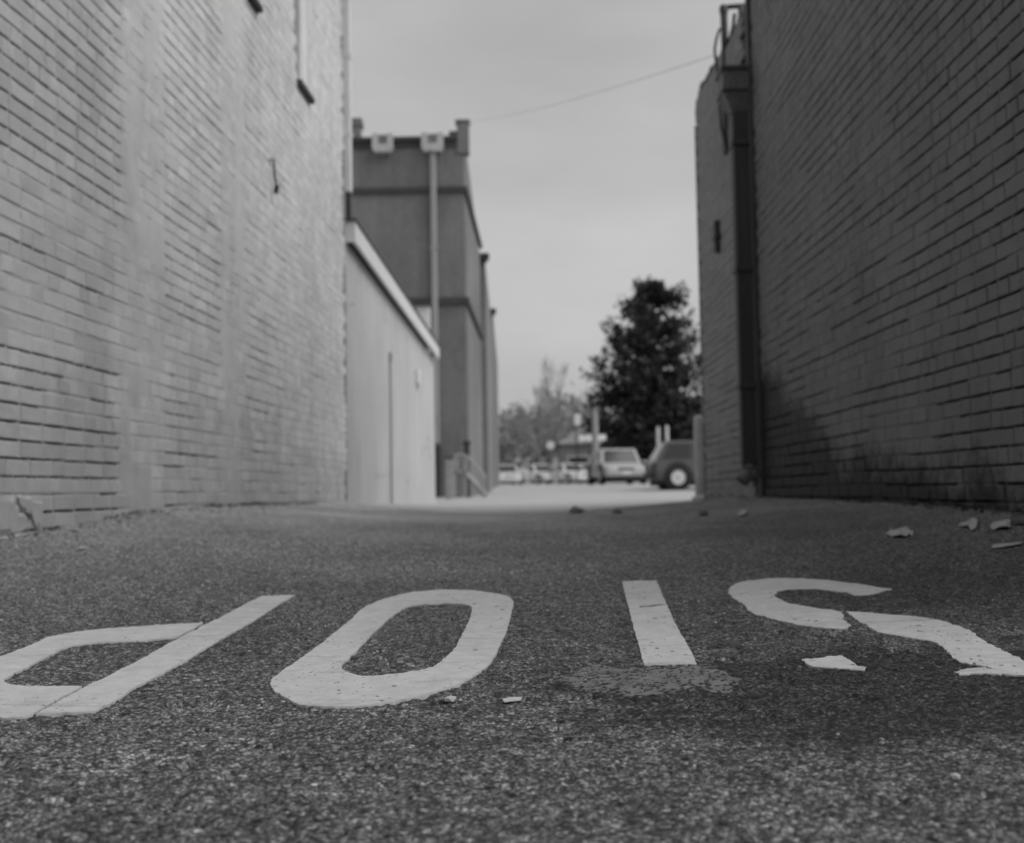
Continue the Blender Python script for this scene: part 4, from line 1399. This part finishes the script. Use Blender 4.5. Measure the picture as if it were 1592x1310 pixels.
# ------------------------------------------------------------------ trees
def leaf_cloud(centres, per, size, spread, seed, flat=.5):
    rg = np.random.default_rng(seed)
    C = np.repeat(np.asarray(centres, float), per, 0)
    n = len(C)
    C = C + rg.normal(0, 1, (n, 3)) * np.asarray(spread)
    a = rg.normal(0, 1, (n, 3)); a /= np.linalg.norm(a, axis=1)[:, None]
    b = rg.normal(0, 1, (n, 3)); b -= a * (a * b).sum(1)[:, None]; b /= np.linalg.norm(b, axis=1)[:, None]
    s = size * rg.uniform(.6, 1.3, (n, 1))
    v = np.stack([C - a * s, C + b * s * flat, C + a * s, C - b * s * flat], 1).reshape(-1, 3)
    f = np.arange(4 * n).reshape(n, 4)
    return v, f


def mesh_np(name, v, f, m, parent=None):
    me = bpy.data.meshes.new(name)
    me.from_pydata(v.tolist(), [], f.tolist())
    return link_mesh(name, me, m, parent)


YT = 72.0
p = lotp(1018, YT)
tree = empty('evergreen_tree', p)
tag(tree, 'tall dark evergreen tree with ragged conical crown rising behind the dark vehicle', 'tree')
PXM = YT / F_PX
prof = [(752, 10), (735, 45), (712, 80), (690, 98), (665, 106), (640, 102), (610, 100), (580, 94), (550, 86), (520, 75), (490, 56), (468, 32), (450, 13), (436, 4)]
rg = random.Random(21)
cz = [(at(1018, py, YT).z - p.z, r_ * PXM) for py, r_ in prof]
zs = [c[0] for c in cz]; rs = [c[1] for c in cz]
HT = zs[-1]
mb = MB()
mb.tube([(0, 0, -.3), (.1, 0, HT * .3), (-.05, 0, HT * .6), (-.15, 0, HT * .93)], [.32, .24, .14, .03], 8)
mb.build('trunk', M['bark'], tree, True)
cent = []; mb = MB()
for k in range(170):
    h = rg.random() ** 1.1
    z_ = 1.0 + h * (HT * .97 - 1.0)
    rr = float(np.interp(z_, zs, rs))
    a_ = rg.uniform(0, 2 * math.pi)
    L_ = rr * rg.uniform(.78, 1.16)
    if z_ > HT * .5 and rg.random() < .15: L_ *= 1.15
    end = Vector((math.cos(a_) * L_, math.sin(a_) * L_, z_ + L_ * rg.uniform(-.08, .16)))
    st_ = Vector((0, 0, max(.4, z_ - L_ * .25)))
    mb.tube([st_, st_.lerp(end, .5) + Vector((0, 0, -.1)), end], [.06, .04, .015], 4)
    for j in range(7):
        f_ = .25 + .75 * (j + rg.random()) / 7
        q = st_.lerp(end, f_)
        cent.append((q.x + rg.uniform(-.25, .25), q.y + rg.uniform(-.25, .25), q.z + rg.uniform(-.2, .25)))
# second leader on the right, and the dense skirt
for k in range(15):
    q = (at(1052 + rg.uniform(-13, 13), 446 + rg.uniform(0, 34), YT) - p); cent.append((q.x, rg.uniform(-.5, .5), q.z))
for k in range(330):
    z_ = rg.uniform(.9, HT * .42); rr = float(np.interp(z_, zs, rs)); a_ = rg.uniform(0, 6.283); r2 = rr * math.sqrt(rg.random())
    cent.append((r2 * math.cos(a_), r2 * math.sin(a_), z_))
mb.build('limbs', M['bark'], tree)
cu = [c for c in cent if c[2] > HT * .42]; cl_ = [c for c in cent if c[2] <= HT * .42]
v, f = leaf_cloud(cu, 12, .18, (.24, .24, .18), 5, .55)
v2, f2 = leaf_cloud(cl_, 15, .19, (.28, .28, .22), 6, .55)
f = np.concatenate([f, f2 + len(v)]); v = np.concatenate([v, v2])
mesh_np('crown', v, f, M['magnolia'], tree)


def bare_tree(seed, H):
    rn = random.Random(seed)
    mb = MB()

    def grow(p, d, L, r_, lvl):
        q = p + d * L
        mid_ = p.lerp(q, .5) + Vector((rn.uniform(-1, 1), rn.uniform(-1, 1), rn.uniform(-1, 1))) * L * .06
        mb.tube([p, mid_, q], [r_, r_ * .82, r_ * .62], 5 if lvl < 2 else 3, caps=False)
        if lvl >= 5: return
        n_ = 3 if lvl < 4 else 4
        for k in range(n_):
            ax_ = Vector((rn.uniform(-1, 1), rn.uniform(-1, 1), rn.uniform(-.2, 1))).normalized()
            nd = (d * rn.uniform(.7, 1.1) + ax_ * rn.uniform(.45, .9) + Vector((0, 0, .15))).normalized()
            st_ = p.lerp(q, rn.uniform(.55, 1.0)) if k else q
            grow(st_, nd, L * rn.uniform(.58, .8), r_ * .6, lvl + 1)
    grow(Vector((0, 0, -.2)), Vector((rn.uniform(-.05, .05), rn.uniform(-.05, .05), 1)).normalized(), H * .30, H * .017, 0)
    return mb


specs = [(880, 112, 13.0, 'tallest bare tree, left of the evergreen, reaching above the others'), (842, 118, 9.0, 'bare tree in the middle of the far tree line'),
         (812, 126, 8.0, 'slim bare tree near the left end of the far tree line'), (905, 108, 9.5, 'bare tree just left of the evergreen tree'), (787, 132, 7.0, 'small bare tree beside the far end of the left buildings'), (860, 105, 8.0, 'bushy bare tree behind the round sign')]
protos = []
for k, (px, Y, H_, lab) in enumerate(specs):
    p = lotp(px, Y)
    if k < 3:
        t = empty('bare_tree', p); mbt = bare_tree(30 + k, 10.0)
        nv = 0
        mbt.build('branches', M['bark_grey'], t)
        protos.append(t)
        t.scale = (H_ / 10,) * 3
        tag(t, lab, 'tree', 'bare trees beyond the lot')
    else:
        t = copy_thing(protos[k - 3], p, R(70 * k), (H_ / 10,) * 3, lab)

# far hedge and wood, one grey mass
rgn = np.random.default_rng(8)
cent = []
for k in range(2200):
    x = rgn.uniform(-32, 48); yy = rgn.uniform(128, 150)
    hmax = 4.9 + 4.6 * float(fnoise(x + 100, yy, 9, 3, 3)) + 1.0 * math.sin(x * .3)
    cent.append((x, yy, g(x, yy) + rgn.uniform(0, hmax)))
v, f = leaf_cloud(cent, 22, .42, (.8, .8, .6), 9, .25)
wood = mesh_np('far_wood', v, f, M['twig'])
tag(wood, kind='stuff')

# ------------------------------------------------------------------ overhead wire
w0 = at(1112, 86, mY); w1 = at(736, 188, YM + .3)
wi = empty('overhead_wire', w1); tag(wi, 'thin overhead wire crossing the sky from the mast to the grey building', 'wire')
mb = MB(); pts = []
for k in range(25):
    t_ = k / 24; q = w1.lerp(w0, t_); q.z -= .10 * 4 * t_ * (1 - t_); pts.append(q - w1)
mb.tube(pts, .0035, 5); mb.build('cable', M['grey_metal'], wi)

# ------------------------------------------------------------------ litter, leaves, stones
def scrap(name, label, cat, outline, m, fold, group=None, lift=.004, seed=0):
    """a creased scrap lying on the asphalt, built where it was dropped"""
    rn = random.Random(seed)
    P = [hit_ground(*q) for q in outline]
    c = sum(P, Vector()) / len(P)
    bm = bmesh.new()
    vs = []
    for q in P:
        vs.append(bm.verts.new((q.x - c.x, q.y - c.y, 0)))
    fc = bm.faces.new(vs)
    bmesh.ops.triangulate(bm, faces=[fc])
    bmesh.ops.subdivide_edges(bm, edges=bm.edges[:], cuts=3, use_grid_fill=True)
    for v in bm.verts:
        X_, Y_ = v.co.x + c.x, v.co.y + c.y
        n_ = float(fnoise(X_ * 1.0 + seed, Y_, .03, seed, 2)); r_ = abs(n_ - .5) * 2
        v.co.z = g(X_, Y_) - g(c.x, c.y) + lift + .6 * fold * (r_ + .4 * float(vnoise(X_, Y_, .05, seed + 4)))
    r0 = bmesh.ops.extrude_face_region(bm, geom=bm.faces[:])
    for v in [x for x in r0['geom'] if isinstance(x, bmesh.types.BMVert)]: v.co.z += .0012
    bmesh.ops.recalc_face_normals(bm, faces=bm.faces)
    me = bpy.data.meshes.new(name); bm.to_mesh(me); bm.free()
    o_ = link_mesh(name, me, m, None, (c.x, c.y, g(c.x, c.y)))
    return tag(o_, label, cat, group)


Z8 = lambda pts: [(1300 + a / 5.452, 780 + b / 5.452) for a, b in pts]
GP = 'scraps of paper on the asphalt by the dark wall'
scrap('paper_scrap', 'leftmost crumpled pale scrap by the dark wall, with a small torn nub', 'litter', Z8([(405, 292), (470, 262), (610, 236), (625, 262), (655, 262), (650, 305), (615, 300), (600, 315), (500, 315)]), M['paper'], .022, GP, seed=1)
scrap('paper_scrap', 'folded pale scrap between the two other scraps nearest the wall', 'litter', Z8([(1035, 228), (1080, 195), (1165, 160), (1200, 180), (1190, 235), (1150, 260), (1120, 225)]), M['paper'], .024, GP, seed=2)
scrap('paper_scrap', 'pale scrap farthest right, beside a dark leaf', 'litter', Z8([(1305, 230), (1330, 195), (1470, 165), (1480, 230), (1400, 245), (1318, 262)]), M['paper'], .02, GP, seed=3)
scrap('paper_scrap', 'long thin flat scrap nearest the camera at the right edge', 'litter', Z8([(1322, 378), (1440, 365), (1575, 355), (1570, 372), (1470, 388), (1400, 396), (1325, 402)]), M['paper'], .006, GP, seed=4)
scrap('dead_leaf', 'dark curled leaf at the right edge beside a pale scrap', 'leaf', Z8([(1480, 180), (1520, 195), (1592, 185), (1600, 205), (1530, 212), (1485, 200)]), M['leaf_dry'], .02, 'dark dead leaves', seed=5)
scrap('dead_leaf', 'dark dead leaf lying where the asphalt meets the pale lot', 'leaf', [(884, 795), (893, 789), (904, 791), (909, 795), (900, 798), (888, 798)], M['leaf_dry'], .03, 'dark dead leaves', seed=6)
scrap('dead_leaf', 'smaller dark leaf right of the leaf at the asphalt edge', 'leaf', [(951, 797), (957, 793), (966, 795), (968, 798), (958, 799)], M['leaf_dry'], .025, 'dark dead leaves', seed=7)
scrap('dead_leaf', 'dark leaf on the asphalt below the bollard', 'leaf', [(1085, 799), (1092, 795), (1101, 797), (1100, 801), (1090, 802)], M['leaf_dry'], .015, 'dark dead leaves', seed=8)
scrap('paper_scrap', 'tiny pale scrap on the asphalt in front of the downpipe', 'litter', [(1146, 802), (1153, 795), (1163, 793), (1160, 800), (1152, 804)], M['paper'], .02, GP, seed=9)
scrap('paint_flake', 'thin white flake lying right of the letter O', 'flake', [(781, 1092), (800, 1088), (812, 1089), (810, 1093), (795, 1095), (784, 1096)], M['road_paint'], .004, None, seed=10)


def pebble(bm, c, r_, rn):
    r0 = bmesh.ops.create_icosphere(bm, subdivisions=1, radius=1)
    sx, sy, sz = rn.uniform(.8, 1.4), rn.uniform(.7, 1.2), rn.uniform(.45, .8)
    a_ = rn.uniform(0, 3.14); ca, sa = math.cos(a_), math.sin(a_)
    for v in r0['verts']:
        k = rn.uniform(.78, 1.15)
        x, y_, z = v.co.x * sx * k, v.co.y * sy * k, v.co.z * sz * k
        v.co = Vector((c[0] + (x * ca - y_ * sa) * r_, c[1] + (x * sa + y_ * ca) * r_, c[2] + z * r_))


for k, (px, py, r_, lab) in enumerate([(700, 1092, .010, 'small pale pebble below the letter O'), (1485, 1252 - 40, .006, 'small pale pebble in the lower right foreground'), (128, 855, .014, 'pale pebble near the foot of the left wall')]):
    q = hit_ground(px, py)
    bm = bmesh.new(); pebble(bm, (0, 0, r_ * .4), r_, random.Random(k)); me = bpy.data.meshes.new('pebble'); bm.to_mesh(me); bm.free()
    o_ = link_mesh('pebble', me, M['paper'], None, (q.x, q.y, g(q.x, q.y) + .002)); tag(o_, lab, 'pebble', 'pale loose pebbles')

bm = bmesh.new(); rn = random.Random(12)
for k in range(900):
    if k < 420:
        yy = .9 + 3.6 * rn.random() ** 1.2; x = rn.uniform(-.62, .62) * yy
    elif k < 640:
        yy = rn.uniform(3.5, 9); x = LA + LB * yy + .02 + abs(rn.gauss(0, .10))
    else:
        yy = rn.uniform(3.5, 9.4); x = RA + RB * yy - .02 - abs(rn.gauss(0, .14))
    r_ = rn.uniform(.0018, .0042) if k < 420 else .004 + .009 * rn.random() ** 3
    pebble(bm, (x, yy, g(x, yy) + float(relief(x, yy)) + r_ * .3), r_, rn)
me = bpy.data.meshes.new('gravel'); bm.to_mesh(me); bm.free()
tag(link_mesh('gravel', me, M['stone']), kind='stuff')

bm = bmesh.new(); rn = random.Random(31)
for k in range(2600):
    yy = 3.0 + 7.2 * rn.random()
    if k % 2: x = LA + LB * yy + .004 + abs(rn.gauss(0, .03))
    else: x = RA + RB * yy - .004 - abs(rn.gauss(0, .035))
    if float(fnoise(x, yy, .4, 91, 2)) < rn.uniform(.25, .6): continue
    z_ = g(x, yy) + rn.uniform(.002, .012); r_ = rn.uniform(.004, .016)
    a_ = rn.uniform(0, 6.28); t_ = rn.uniform(-.5, .5)
    e1 = Vector((math.cos(a_), math.sin(a_), t_)) * r_; e2 = Vector((-math.sin(a_), math.cos(a_), rn.uniform(-.5, .8))) * r_ * .6
    c = Vector((x, yy, z_))
    vs = [bm.verts.new(c + q) for q in (-e1, e2, e1, -e2 + Vector((0, 0, r_ * .3)))]
    bm.faces.new(vs)
me = bpy.data.meshes.new('leaf_litter'); bm.to_mesh(me); bm.free()
tag(link_mesh('leaf_litter', me, M['leaf_dry']), kind='stuff')
